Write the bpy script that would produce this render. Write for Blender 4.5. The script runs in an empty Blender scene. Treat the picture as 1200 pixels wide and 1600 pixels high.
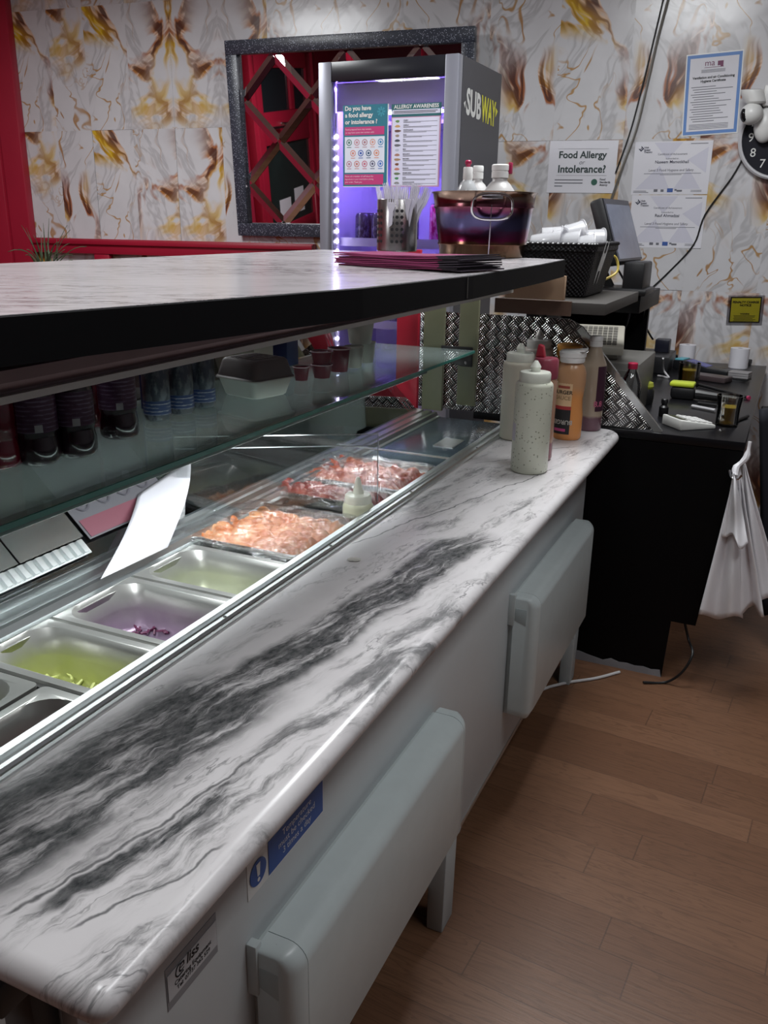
import bpy, bmesh, math, random
from mathutils import Vector as V, Matrix as Mx
random.seed(7)
PI = math.pi
SC = bpy.context.scene
COL = SC.collection
EYE = 1.38                                   # camera height above the floor

# ---------------------------------------------------------------- camera
CF = 1343.55
CP, CY, CR = 0.324822199, -0.429695692, 0.0145598549
fwd = V((math.sin(CY)*math.cos(CP), math.cos(CY)*math.cos(CP), -math.sin(CP)))
r0 = V((math.cos(CY), -math.sin(CY), 0)); u0 = r0.cross(fwd)
rgt = r0*math.cos(CR)+u0*math.sin(CR); upv = u0*math.cos(CR)-r0*math.sin(CR)
cam = bpy.data.cameras.new('camera'); camo = bpy.data.objects.new('camera', cam); COL.objects.link(camo)
cam.sensor_fit = 'HORIZONTAL'; cam.sensor_width = 36.0; cam.lens = 36.0*CF/1200.0
cam.clip_start = 0.02
camo.matrix_world = Mx(((rgt.x, upv.x, -fwd.x, 0), (rgt.y, upv.y, -fwd.y, 0), (rgt.z, upv.z, -fwd.z, EYE), (0, 0, 0, 1)))
SC.camera = camo
SC.view_settings.view_transform = 'Standard'; SC.view_settings.look = 'None'
SC.view_settings.gamma = 1.0; SC.view_settings.exposure = 0.0; SC.view_settings.use_curve_mapping = False

def at(px, py, x=None, y=None, z=None):
    """point where the sight line through a photo pixel meets a plane of the room"""
    d = fwd*CF + rgt*(px-600) - upv*(py-800)
    if x is not None: t = x/d.x
    elif y is not None: t = y/d.y
    else: t = (z-EYE)/d.z
    return V((d.x*t, d.y*t, EYE+d.z*t))

# ---------------------------------------------------------------- world and ceiling light
wd = bpy.data.worlds.new('world'); SC.world = wd; wd.use_nodes = True
wd.node_tree.nodes['Background'].inputs[0].default_value = (0.75, 0.8, 0.9, 1)
wd.node_tree.nodes['Background'].inputs[1].default_value = 0.09
CEIL_Z = 2.62
CEIL_LAMPS = [(-0.45, 2.55, 31, 0.62, 0.62, 0), (-2.75, 2.35, 37, 0.62, 0.62, 0), (-0.55, 0.55, 10, 0.62, 0.62, 0),
              (-3.4, -1.2, 48, 0.62, 0.62, 0), (0.6, 1.25, 13, 0.3, 1.2, 0)]
def area(name, loc, sx, sy, power, col, rot=(0, 0, 0)):
    l = bpy.data.lights.new(name, 'AREA'); l.shape = 'RECTANGLE'; l.size = sx; l.size_y = sy; l.energy = power; l.color = col
    o = bpy.data.objects.new(name, l); COL.objects.link(o); o.location = loc; o.rotation_euler = rot
    return o
for i, (x, y, p, sx, sy, rz) in enumerate(CEIL_LAMPS):
    area('ceiling_lamp_light', (x, y, CEIL_Z-0.03), sx*.95, sy*.95, p, (0.95, 0.98, 1.0), (0, 0, rz))
# counter light tube, fridge LED strips (these lamps' light; their bodies are built with the things)
area('counter_tube_light', (-0.906, 1.42, 0.976), 0.018, 1.5, 4.2, (0.93, 0.98, 1.0), (0, math.radians(30), 0))
area('fridge_strip_light', (-1.46, 3.22, 1.865), 0.5, 0.02, 8, (0.36, 0.24, 1.0), (math.radians(-25), 0, 0))
area('fridge_side_light', (-1.712, 3.215, 1.35), 0.02, 1.0, 9.0, (0.36, 0.24, 1.0), (0, math.radians(90), 0)).rotation_euler = (math.radians(90), 0, math.radians(90))

# ---------------------------------------------------------------- materials
def lin(c):
    if isinstance(c, str):
        c = [int(c[i:i+2], 16)/255 for i in (0, 2, 4)]
        return tuple(((v/12.92) if v <= .04045 else ((v+.055)/1.055)**2.4) for v in c)
    return tuple(c)
MATS = {}
class N:
    """small node-graph helper"""
    def __init__(s, name):
        s.m = bpy.data.materials.new(name); s.m.use_nodes = True
        s.t = s.m.node_tree; s.n = s.t.nodes; s.b = s.n['Principled BSDF']; s.out = s.n['Material Output']
    def new(s, ty, **kw):
        n = s.n.new(ty)
        for k, v in kw.items(): setattr(n, k, v)
        return n
    def put(s, sock, v):
        if hasattr(v, 'is_linked') or hasattr(v, 'links'): s.t.links.new(v, sock)
        elif isinstance(v, (tuple, list)) and len(v) == 3 and sock.type == 'RGBA': sock.default_value = (*v, 1)
        else: sock.default_value = v
    def math(s, op, a, b=0.0, c=None, clamp=False):
        n = s.new('ShaderNodeMath', operation=op, use_clamp=clamp)
        s.put(n.inputs[0], a); s.put(n.inputs[1], b)
        if c is not None: s.put(n.inputs[2], c)
        return n.outputs[0]
    def ss(s, v, a, b):                       # smoothstep a->b
        n = s.new('ShaderNodeMapRange', interpolation_type='SMOOTHSTEP')
        s.put(n.inputs['Value'], v); n.inputs['From Min'].default_value = a; n.inputs['From Max'].default_value = b
        return n.outputs[0]
    def mix(s, f, a, b):
        n = s.new('ShaderNodeMix', data_type='RGBA')
        s.put(n.inputs[0], f); s.put(n.inputs[6], a); s.put(n.inputs[7], b)
        return n.outputs[2]
    def coord(s, which='Object'): return s.new('ShaderNodeTexCoord').outputs[which]
    def mapping(s, vec, scale=(1, 1, 1), rot=(0, 0, 0), loc=(0, 0, 0)):
        n = s.new('ShaderNodeMapping'); s.put(n.inputs[0], vec)
        n.inputs['Scale'].default_value = scale; n.inputs['Rotation'].default_value = rot; n.inputs['Location'].default_value = loc
        return n.outputs[0]
    def aniso(s, vec, deg, scale, loc=(0, 0, 0)):   # turn first, then stretch: streaks run along the turned y axis
        return s.mapping(s.mapping(vec, (1, 1, 1), (0, 0, math.radians(deg))), scale, (0, 0, 0), loc)
    def noise(s, vec, scale, detail=3, rough=.55, dist=0.0, out=0):
        n = s.new('ShaderNodeTexNoise'); s.put(n.inputs['Vector'], vec)
        n.inputs['Scale'].default_value = scale; n.inputs['Detail'].default_value = detail
        n.inputs['Roughness'].default_value = rough; n.inputs['Distortion'].default_value = dist
        return n.outputs[out]
    def sep(s, vec):
        n = s.new('ShaderNodeSeparateXYZ'); s.put(n.inputs[0], vec); return n.outputs
    def comb(s, x, y, z):
        n = s.new('ShaderNodeCombineXYZ'); s.put(n.inputs[0], x); s.put(n.inputs[1], y); s.put(n.inputs[2], z); return n.outputs[0]
    def vmath(s, op, a, b):
        n = s.new('ShaderNodeVectorMath', operation=op); s.put(n.inputs[0], a); s.put(n.inputs[1], b); return n.outputs[0]
    def ramp(s, f, stops):
        n = s.new('ShaderNodeValToRGB'); s.put(n.inputs[0], f); e = n.color_ramp.elements
        while len(e) < len(stops): e.new(0.5)
        for i, (p, c) in enumerate(stops): e[i].position = p; e[i].color = (*lin(c), 1)
        return n.outputs[0]
    def bump(s, h, strength=.3, dist=.01):
        n = s.new('ShaderNodeBump'); n.inputs['Strength'].default_value = strength; n.inputs['Distance'].default_value = dist
        s.put(n.inputs['Height'], h); s.t.links.new(n.outputs[0], s.b.inputs['Normal'])
    def set(s, **kw):
        al = dict(col='Base Color', rough='Roughness', metal='Metallic', trans='Transmission Weight', ior='IOR', coat='Coat Weight',
                  emit='Emission Color', estr='Emission Strength', alpha='Alpha', spec='Specular IOR Level', sss='Subsurface Weight', aniso='Anisotropic')
        for k, v in kw.items():
            if k in ('col', 'emit') and not hasattr(v, 'links'): v = lin(v)
            s.put(s.b.inputs[al[k]], v)
        return s.m
def M(name, col=None, rough=.5, metal=0.0, var=0.06, scale=25, bump=0.0, **kw):
    """plain procedural surface: a colour with slight noise variation"""
    if name in MATS: return MATS[name]
    g = N(name); c = lin(col)
    nz = g.noise(g.coord(), scale, 4)
    lo = tuple(max(0, v*(1-var)) for v in c); hi = tuple(min(1, v*(1+var)) for v in c)
    g.set(col=g.mix(nz, lo, hi), rough=rough, metal=metal, **kw)
    if bump: g.bump(nz, bump, .004)
    MATS[name] = g.m
    return g.m
def glass(name, tint=(.93, .96, .95), gloss=1.0, base=.03):
    """thin clear pane: what lies behind shows through, with a mirror reflection that grows at grazing angles"""
    if name in MATS: return MATS[name]
    g = N(name); g.n.remove(g.b)
    tr = g.new('ShaderNodeBsdfTransparent'); tr.inputs[0].default_value = (*tint, 1)
    gl = g.new('ShaderNodeBsdfGlossy'); gl.inputs[0].default_value = (gloss, gloss, gloss, 1); gl.inputs['Roughness'].default_value = .015
    fr = g.new('ShaderNodeFresnel'); fr.inputs[0].default_value = 1.5
    f = g.math('ADD', fr.outputs[0], base, clamp=True)
    mx = g.new('ShaderNodeMixShader'); g.put(mx.inputs[0], f)
    g.t.links.new(tr.outputs[0], mx.inputs[1]); g.t.links.new(gl.outputs[0], mx.inputs[2]); g.t.links.new(mx.outputs[0], g.out.inputs[0])
    MATS[name] = g.m
    return g.m
def emis(name, col, strength):
    if name in MATS: return MATS[name]
    g = N(name); MATS[name] = g.set(col=(0.8, 0.8, 0.8), emit=col, estr=strength); return g.m

# ---------------------------------------------------------------- mesh building
RM = {}                                       # world matrix of every root, so parts can be built in room coordinates
class MB:
    def __init__(s): s.v = []; s.f = []; s.uv = None
    def add(s, vs, fs):
        k = len(s.v); s.v += [V(p) for p in vs]; s.f += [tuple(i+k for i in f) for f in fs]; return s
    def box(s, lo, hi, rz=0, pivot=None):
        x0, y0, z0 = lo; x1, y1, z1 = hi
        vs = [V(p) for p in ((x0, y0, z0), (x1, y0, z0), (x1, y1, z0), (x0, y1, z0), (x0, y0, z1), (x1, y0, z1), (x1, y1, z1), (x0, y1, z1))]
        if rz:
            c = V(pivot) if pivot else (vs[0]+vs[6])/2; R = Mx.Rotation(rz, 3, 'Z'); vs = [c+R@(p-c) for p in vs]
        return s.add(vs, [(0, 3, 2, 1), (4, 5, 6, 7), (0, 1, 5, 4), (1, 2, 6, 5), (2, 3, 7, 6), (3, 0, 4, 7)])
    def obox(s, c, ax, ay, az):              # box from a centre and three half-axis vectors
        c = V(c); ax, ay, az = V(ax), V(ay), V(az)
        vs = [c+ax*i+ay*j+az*k for k in (-1, 1) for (i, j) in ((-1, -1), (1, -1), (1, 1), (-1, 1))]
        return s.add(vs, [(0, 3, 2, 1), (4, 5, 6, 7), (0, 1, 5, 4), (1, 2, 6, 5), (2, 3, 7, 6), (3, 0, 4, 7)])
    def prism(s, poly, vec):                 # polygon (3D points) pushed along vec
        n = len(poly); vec = V(vec); a = [V(p) for p in poly]
        return s.add(a+[p+vec for p in a], [tuple(range(n))[::-1], tuple(range(n, 2*n))]+[(i, (i+1) % n, n+(i+1) % n, n+i) for i in range(n)])
    def lathe(s, prof, c, n=28, sx=1, sy=1, axis=(0, 0, 1), cap=True, xdir=None):
        c = V(c); az = V(axis).normalized()
        ax = V(xdir).normalized() if xdir else (V((1, 0, 0)) if abs(az.z) > .9 else V((0, 0, 1)).cross(az).normalized())
        ay = az.cross(ax); vs = []; fs = []
        for (r, z) in prof:
            for i in range(n):
                a = 2*PI*i/n; vs.append(c+ax*(r*sx*math.cos(a))+ay*(r*sy*math.sin(a))+az*z)
        for j in range(len(prof)-1):
            for i in range(n):
                k = (i+1) % n; fs.append((j*n+i, j*n+k, (j+1)*n+k, (j+1)*n+i))
        if cap:
            fs.append(tuple(range(n))[::-1]); fs.append(tuple(range((len(prof)-1)*n, len(prof)*n)))
        return s.add(vs, fs)
    def tube(s, pts, r, n=8, sub=5):
        pts = [V(p) for p in pts]
        if len(pts) > 2 and sub > 1:
            q = []
            P = [pts[0]*2-pts[1]]+pts+[pts[-1]*2-pts[-2]]
            for i in range(1, len(P)-2):
                for k in range(sub):
                    t = k/sub; a, b, c, d = P[i-1:i+3]
                    q.append(.5*((2*b)+(c-a)*t+(2*a-5*b+4*c-d)*t*t+(3*b-a-3*c+d)*t**3))
            pts = q+[pts[-1]]
        vs = []; fs = []; prev = None
        for i, p in enumerate(pts):
            d = (pts[min(i+1, len(pts)-1)]-pts[max(i-1, 0)]).normalized()
            if prev is None: ax = d.orthogonal().normalized()
            else: ax = (prev-d*prev.dot(d)).normalized()
            prev = ax; ay = d.cross(ax)
            rr = r[min(int(i*len(r)/len(pts)), len(r)-1)] if isinstance(r, (list, tuple)) else r
            for k in range(n): vs.append(p+ax*(rr*math.cos(2*PI*k/n))+ay*(rr*math.sin(2*PI*k/n)))
        for i in range(len(pts)-1):
            for k in range(n): fs.append((i*n+k, i*n+(k+1) % n, (i+1)*n+(k+1) % n, (i+1)*n+k))
        fs.append(tuple(range(n))[::-1]); fs.append(tuple(range((len(pts)-1)*n, len(pts)*n)))
        return s.add(vs, fs)
    def grid(s, fn, nu, nv):
        vs = [fn(i/nu, j/nv) for j in range(nv+1) for i in range(nu+1)]
        return s.add(vs, [(j*(nu+1)+i, j*(nu+1)+i+1, (j+1)*(nu+1)+i+1, (j+1)*(nu+1)+i) for j in range(nv) for i in range(nu)])
    def ball(s, c, rx, ry=None, rz=None, n=16, m=10):
        ry = ry or rx; rz = rz or rx; c = V(c)
        return s.lathe([(max(1e-4, math.sin(PI*j/m)), -math.cos(PI*j/m)) for j in range(m+1)], (0, 0, 0), n, cap=False)._scale(c, rx, ry, rz, n*(m+1))
    def _scale(s, c, rx, ry, rz, cnt):
        for i in range(len(s.v)-cnt, len(s.v)): p = s.v[i]; s.v[i] = c+V((p.x*rx, p.y*ry, p.z*rz))
        return s
    def text(s, body, o, right, up, width=None, height=None, align='L', bold=0.0, off=0.0006, font_shear=0.0, spacing=1.0):
        vs, fs = glyphs(body, bold, font_shear, spacing)
        if not vs: return s
        x0 = min(p[0] for p in vs); x1 = max(p[0] for p in vs); y0 = min(p[1] for p in vs); y1 = max(p[1] for p in vs)
        if width and height: kx = width/(x1-x0); ky = height/(y1-y0)
        elif width: kx = ky = width/(x1-x0)
        else: kx = ky = height/0.7
        dx = -x0 if align == 'L' else (-(x0+x1)/2 if align == 'C' else -x1)
        o, right, up = V(o), V(right).normalized(), V(up).normalized(); nn = right.cross(up)
        return s.add([o+right*((p[0]+dx)*kx)+up*((p[1])*ky)+nn*off for p in vs], fs)
    def build(s, name, mat, parent=None, loc=None, bevel=0, seg=2, smooth=30, solid=0, sub=0, **tags):
        me = bpy.data.meshes.new(name); vs = s.v
        if parent is not None: inv = RM[parent.name].inverted(); vs = [inv@p for p in vs]; L = V((0, 0, 0))
        else:
            if loc is None:
                L = V(((min(p.x for p in vs)+max(p.x for p in vs))/2, (min(p.y for p in vs)+max(p.y for p in vs))/2, min(p.z for p in vs)))
            else: L = V(loc)
            vs = [p-L for p in vs]
        me.from_pydata([tuple(p) for p in vs], [], s.f)
        if s.uv:
            ul = me.uv_layers.new(name='print')
            for i, c in enumerate(s.uv): ul.data[i].uv = c
        if bevel or not s.uv:
            bm = bmesh.new(); bm.from_mesh(me); bmesh.ops.recalc_face_normals(bm, faces=bm.faces)
            if bevel:
                bmesh.ops.remove_doubles(bm, verts=bm.verts, dist=1e-5)
                ed = [e for e in bm.edges if len(e.link_faces) == 2 and e.calc_face_angle(0) > .5]
                bmesh.ops.bevel(bm, geom=ed, offset=bevel, segments=seg, affect='EDGES', profile=.5)
            bm.to_mesh(me); bm.free()
        for m in (mat if isinstance(mat, list) else [mat]): me.materials.append(m)
        if smooth:
            for p in me.polygons: p.use_smooth = True
            me.set_sharp_from_angle(angle=math.radians(smooth))
        o = bpy.data.objects.new(name, me); COL.objects.link(o)
        if solid: md = o.modifiers.new('thickness', 'SOLIDIFY'); md.thickness = solid; md.offset = 0
        if sub: md = o.modifiers.new('smooth', 'SUBSURF'); md.levels = md.render_levels = sub
        if parent is not None: o.parent = parent; RM[o.name] = RM[parent.name].copy()
        else: o.location = L; RM[o.name] = Mx.Translation(L)
        for k, v in tags.items(): o[k] = v
        return o
_GL = {}
def glyphs(body, bold, shear, spacing):
    key = (body, bold, shear, spacing)
    if key not in _GL:
        cu = bpy.data.curves.new('t', 'FONT'); cu.body = body; cu.size = 1; cu.offset = bold; cu.shear = shear; cu.space_character = spacing; cu.resolution_u = 3
        o = bpy.data.objects.new('t', cu); COL.objects.link(o)
        me = bpy.data.meshes.new_from_object(o.evaluated_get(bpy.context.evaluated_depsgraph_get()))
        _GL[key] = ([tuple(v.co) for v in me.vertices], [tuple(p.vertices) for p in me.polygons])
        bpy.data.objects.remove(o); bpy.data.curves.remove(cu); bpy.data.meshes.remove(me)
    return _GL[key]
def thing(name, label, cat, loc=(0, 0, 0), rz=0.0, group=None):
    o = bpy.data.objects.new(name, None); COL.objects.link(o); o.empty_display_size = .05
    o.location = loc; o.rotation_euler = (0, 0, rz); RM[o.name] = Mx.Translation(V(loc)) @ Mx.Rotation(rz, 4, 'Z')
    o['label'] = label; o['category'] = cat
    if group: o['group'] = group
    return o
def tag(o, label, cat, group=None, kind=None):
    o['label'] = label; o['category'] = cat
    if group: o['group'] = group
    if kind: o['kind'] = kind
    return o
def dup(root, loc, rz=None, label=None, group=None):
    """a copy of a thing with copies of its parts and sub-parts"""
    r = root.copy(); COL.objects.link(r); r.location = loc
    if rz is not None: r.rotation_euler = (0, 0, rz)
    if label: r['label'] = label
    if group: r['group'] = group
    for ch in list(root.children):
        c = ch.copy(); COL.objects.link(c); c.parent = r
        for g in ch.children:
            d = g.copy(); COL.objects.link(d); d.parent = c
    return r
def struct(o): o['kind'] = 'structure'; return o
def rrect(x0, y0, x1, y1, r, n=5):
    pts = []
    for (cx, cy, a0) in ((x1-r, y1-r, 0), (x0+r, y1-r, PI/2), (x0+r, y0+r, PI), (x1-r, y0+r, 3*PI/2)):
        for k in range(n+1): a = a0+PI/2*k/n; pts.append((cx+r*math.cos(a), cy+r*math.sin(a)))
    return pts
X, Y, Z = V((1, 0, 0)), V((0, 1, 0)), V((0, 0, 1))
# ================================================================ surface materials of the room
def mat_marble_top():
    """white worktop marble with dark smoky bands and thin veins running along the counter"""
    g = N('worktop_marble'); co = g.coord('Object')
    wp = g.noise(co, 5.0, 4, .6, out=1); wp2 = g.noise(co, 22.0, 4, .6, out=1)
    w = g.vmath('ADD', co, g.vmath('MULTIPLY', g.vmath('SUBTRACT', wp, (.5, .5, .5)), (.065, .11, .1)))
    w = g.vmath('ADD', w, g.vmath('MULTIPLY', g.vmath('SUBTRACT', wp2, (.5, .5, .5)), (.010, .018, .01)))
    x, y, _ = g.sep(w)
    streak = g.noise(g.aniso(w, 11, (42, 7, 1)), 1.0, 8, .72, .12)
    cloud = g.noise(g.aniso(w, 13, (15, 3.6, 1)), 1.0, 6, .62, .25)
    def band(p, q, wid, soft):
        dx, dy = q[0]-p[0], q[1]-p[1]; L = math.hypot(dx, dy); dx /= L; dy /= L
        px = g.math('SUBTRACT', x, p[0]); py = g.math('SUBTRACT', y, p[1])
        d = g.math('ABSOLUTE', g.math('ADD', g.math('MULTIPLY', px, -dy), g.math('MULTIPLY', py, dx)))
        t = g.math('ADD', g.math('MULTIPLY', px, dx), g.math('MULTIPLY', py, dy))
        e = g.math('MULTIPLY', g.ss(t, -soft, soft*.3), g.ss(t, L+soft, L-soft*.3))
        return g.math('MULTIPLY', g.ss(d, wid, wid*.12), e)
    def add(*a):
        r = a[0]
        for b in a[1:]: r = g.math('MAXIMUM', r, b)
        return r
    # offsets are from the worktop's own origin (its middle, at table height)
    def P(px, py): return (px+.553, py-1.485)
    big = add(band(P(-.645, .40), P(-.585, .80), .115, .14), band(P(-.595, .70), P(-.505, 1.45), .068, .15), band(P(-.515, .46), P(-.47, .66), .016, .08))
    side = add(band(P(-.465, .52), P(-.425, 1.15), .046, .12), band(P(-.69, 1.6), P(-.645, 1.98), .022, .07), band(P(-.56, 1.05), P(-.47, 1.75), .022, .1))
    thin = add(band(P(-.545, .40), P(-.45, .80), .0035, .02), band(P(-.69, 1.38), P(-.48, 2.06), .003, .03), band(P(-.60, .95), P(-.46, 1.5), .0035, .05),
               band(P(-.49, .42), P(-.43, .55), .003, .02), band(P(-.66, 2.05), P(-.50, 2.3), .003, .05))
    st2 = g.math('ADD', streak, g.math('MULTIPLY', g.math('SUBTRACT', cloud, .5), .55))
    bigm = g.math('MULTIPLY', g.ss(big, .05, .65), g.ss(st2, .30, .56), clamp=True)
    sidem = g.math('MULTIPLY', g.ss(side, .05, .7), g.ss(st2, .38, .60), clamp=True)
    gen = g.math('MULTIPLY', g.math('MULTIPLY', g.ss(cloud, .46, .66), g.ss(streak, .44, .64)), .8)
    ridge = g.ss(g.math('ABSOLUTE', g.math('SUBTRACT', g.noise(g.aniso(w, 14, (9, 2.2, 1), (3, 1, 0)), 1.0, 6, .62), .5)), .012, .0)
    m = add(g.math('MULTIPLY', bigm, .93), g.math('MULTIPLY', sidem, .75), gen, g.math('MULTIPLY', thin, .8), g.math('MULTIPLY', g.math('MULTIPLY', ridge, g.ss(cloud, .40, .62)), .6))
    m = g.math('MULTIPLY', m, g.math('ADD', .66, g.math('MULTIPLY', g.noise(g.aniso(co, 11, (120, 50, 1)), 1.0, 4, .7), .62)), clamp=True)
    base = g.mix(g.noise(co, 9, 3), lin('cfcbcd'), lin('e4e2e3'))
    dark = g.mix(g.noise(co, 6, 3), lin('222326'), lin('44494a'))
    g.set(col=g.mix(m, base, dark), rough=.24, spec=.5)
    return g.m
def mat_slab():
    """pale laminate with thin grey flecked streaks"""
    g = N('ledge_laminate'); co = g.coord()
    s = g.noise(g.aniso(co, 48, (34, 7, 1)), 1.0, 6, .65, .6)
    t = g.noise(g.aniso(co, 48, (4, 1.5, 1)), 1.0, 3)
    line = g.ss(g.math('ABSOLUTE', g.math('SUBTRACT', s, .47)), .05, .0)
    m = g.math('MULTIPLY', line, g.ss(t, .38, .62))
    m = g.math('ADD', g.math('MULTIPLY', m, .8), g.math('MULTIPLY', g.ss(s, .50, .75), .4), clamp=True)
    g.set(col=g.mix(m, lin('c9c5c8'), lin('4f4c50')), rough=.2); return g.m
def mat_wallprint():
    """glossy wallpaper print: pale marble with brown, orange and gold veins; mapped per sheet"""
    g = N('wallpaper_print'); uv = g.mapping(g.coord('UV'), (.60, .60, 1))
    wp = g.noise(uv, 3.0, 3, .6, out=1)
    w = g.vmath('ADD', uv, g.vmath('MULTIPLY', g.vmath('SUBTRACT', wp, (.5, .5, .5)), (.16, .16, 0)))
    wr = g.mapping(w, (1, 1, 1), (0, 0, math.radians(28)))
    base = g.mix(g.noise(wr, 4, 4, .6), lin('bcbbbe'), lin('e2e1e4'))
    gl = g.noise(g.mapping(wr, (7, 1.6, 1)), 1.4, 4, .6, .5)
    base = g.mix(g.math('MULTIPLY', g.ss(g.math('ABSOLUTE', g.math('SUBTRACT', gl, .5)), .035, 0), .4), base, lin('8d8a8c'))
    # swirling bands
    wl = g.mapping(w, (1, .62, 1), (0, 0, math.radians(24)))
    n1 = g.noise(wl, 5.2, 3, .55, 1.5)
    n2 = g.noise(w, 3.3, 2, .5)
    d = g.math('ABSOLUTE', g.math('SUBTRACT', n1, .5))
    keep = g.ss(n2, .46, .59)
    wide = g.math('MULTIPLY', g.ss(d, .075, .035), keep)
    core = g.math('MULTIPLY', g.ss(d, .034, .012), keep)
    hue = g.noise(w, 4.6, 2, .5)
    veinc = g.ramp(hue, [(.30, '7c4a3e'), (.44, 'a8673f'), (.50, 'b98a3c'), (.56, 'd8b324'), (.64, 'caa04a'), (.75, '8a5548')])
    corec = g.ramp(hue, [(.30, '33272a'), (.46, '54322a'), (.52, '9a6a22'), (.60, 'c79a20'), (.72, '4a2d28')])
    fibre = g.noise(g.mapping(wl, (3, 22, 1)), 2.2, 3, .6, 1.0)
    veinc = g.mix(g.ss(fibre, .45, .7), veinc, lin('e6c9b0'))
    c = g.mix(wide, base, veinc); c = g.mix(g.math('MULTIPLY', core, .9), c, corec)
    n4 = g.noise(g.mapping(w, (1, .7, 1), (0, 0, math.radians(-30)), (4, 2, 0)), 8.0, 3, .6, .7)
    fine = g.math('MULTIPLY', g.ss(g.math('ABSOLUTE', g.math('SUBTRACT', n4, .5)), .016, .004), g.ss(n2, .50, .40))
    c = g.mix(g.math('MULTIPLY', fine, .85), c, g.mix(hue, lin('8a4f2c'), lin('c59a3a')))
    g.set(col=c, rough=.22)
    g.bump(g.noise(uv, 14, 3, .5), .12, .01)
    return g.m
def mat_floor():
    g = N('floor_laminate'); co = g.coord()
    m = g.mapping(co, (1, 1, 1), (0, 0, math.radians(4.1)))
    x, y, _ = g.sep(m)
    row = g.math('FLOOR', g.math('DIVIDE', g.math('ADD', y, 10.0-.0), .0975))
    hsh = g.math('FRACT', g.math('MULTIPLY', g.math('SINE', g.math('MULTIPLY', row, 12.9898)), 43758.5))
    xs = g.math('ADD', x, g.math('MULTIPLY', hsh, .95))
    cell = g.math('FLOOR', g.math('DIVIDE', xs, .95))
    hs2 = g.math('FRACT', g.math('MULTIPLY', g.math('SINE', g.math('ADD', g.math('MULTIPLY', row, 78.233), g.math('MULTIPLY', cell, 37.7))), 24634.6))
    fy = g.math('FRACT', g.math('DIVIDE', g.math('ADD', y, 10.0), .0975)); fx = g.math('FRACT', g.math('DIVIDE', xs, .95))
    gap = g.math('MAXIMUM', g.ss(g.math('ABSOLUTE', g.math('SUBTRACT', fy, .5)), .482, .497), g.ss(g.math('ABSOLUTE', g.math('SUBTRACT', fx, .5)), .4975, .4995))
    gv = g.comb(g.math('ADD', g.math('MULTIPLY', x, 1.6), g.math('MULTIPLY', hs2, 60)), g.math('ADD', g.math('MULTIPLY', y, 16), g.math('MULTIPLY', hs2, 31)), 0)
    grain = g.noise(gv, 1.6, 3, .5, 1.2)
    rings = g.math('FRACT', g.math('MULTIPLY', grain, 9.0))
    fine = g.noise(g.comb(g.math('MULTIPLY', x, 7), g.math('MULTIPLY', y, 190), hs2), 1.0, 3, .6)
    c = g.mix(hs2, lin('674733'), lin('785640'))
    c = g.mix(g.math('MULTIPLY', g.ss(rings, .55, 1.0), .42), c, lin('4d3424'))
    c = g.mix(g.math('MULTIPLY', g.ss(fine, .5, .75), .35), c, lin('44301f'))
    c = g.mix(g.math('MULTIPLY', gap, .6), c, lin('3e2b20'))
    g.set(col=c, rough=.42); g.bump(fine, .08, .003); return g.m
def mat_checker_plate():
    """bright aluminium tread plate: little groups of raised bars, turned by turns"""
    g = N('tread_plate'); co = g.coord()
    x, y, z = g.sep(co); S = .025
    a = g.math('DIVIDE', g.math('ADD', x, z), S*1.414); b = g.math('DIVIDE', g.math('SUBTRACT', z, x), S*1.414)
    fa = g.math('FRACT', g.math('ADD', a, 100)); fb = g.math('FRACT', g.math('ADD', b, 100))
    par = g.math('MODULO', g.math('ADD', g.math('FLOOR', g.math('ADD', a, 100)), g.math('FLOOR', g.math('ADD', b, 100))), 2.0)
    along = g.math('ADD', g.math('MULTIPLY', fa, par), g.math('MULTIPLY', fb, g.math('SUBTRACT', 1, par)))
    across = g.math('ADD', g.math('MULTIPLY', fb, par), g.math('MULTIPLY', fa, g.math('SUBTRACT', 1, par)))
    st = g.math('SINE', g.math('MULTIPLY', across, 2*PI*4))
    h = g.math('MULTIPLY', g.ss(st, -.2, .8), g.math('MULTIPLY', g.ss(along, .04, .22), g.ss(along, .96, .78)))
    g.set(col=g.mix(h, (.13, .13, .13), (.95, .96, .96)), rough=.2, metal=1.0); g.bump(h, 1.0, .006); return g.m  # pale bars and dark ground in the colour stand in for reflections
def mat_brushed(name, col, rough=.28, sc=(2, 160, 160), amt=.12):
    if name in MATS: return MATS[name]
    g = N(name); nz = g.noise(g.mapping(g.coord(), sc), 1.0, 3, .6)
    c = lin(col); g.set(col=g.mix(nz, tuple(v*(1-amt) for v in c), tuple(min(1, v*(1+amt)) for v in c)), metal=1.0, rough=rough)
    MATS[name] = g.m; return g.m
def mat_glitter():
    g = N('glitter_granite'); co = g.coord()
    v = g.new('ShaderNodeTexVoronoi'); g.put(v.inputs['Vector'], co); v.inputs['Scale'].default_value = 220
    h = g.sep(v.outputs['Color'])[0]
    sp = g.math('MULTIPLY', g.ss(v.outputs['Distance'], .42, .2), g.ss(h, .62, .7))
    g.set(col=g.mix(sp, lin('343844'), lin('c9d0e2')), rough=.35); return g.m
def mat_tub_reflections():
    """steel with reflections of its surroundings put in the colour: bronze rim and foot, purple and blue between, in uneven horizontal bands"""
    g = N('reflection_steel'); co = g.coord('Generated'); z = g.sep(co)[2]
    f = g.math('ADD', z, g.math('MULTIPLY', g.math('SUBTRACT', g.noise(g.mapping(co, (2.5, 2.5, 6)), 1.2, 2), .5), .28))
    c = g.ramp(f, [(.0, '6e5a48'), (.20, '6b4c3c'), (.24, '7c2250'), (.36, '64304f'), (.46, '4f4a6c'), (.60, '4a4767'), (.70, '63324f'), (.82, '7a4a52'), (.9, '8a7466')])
    g.set(col=c, rough=.2, metal=1.0); return g.m
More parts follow.
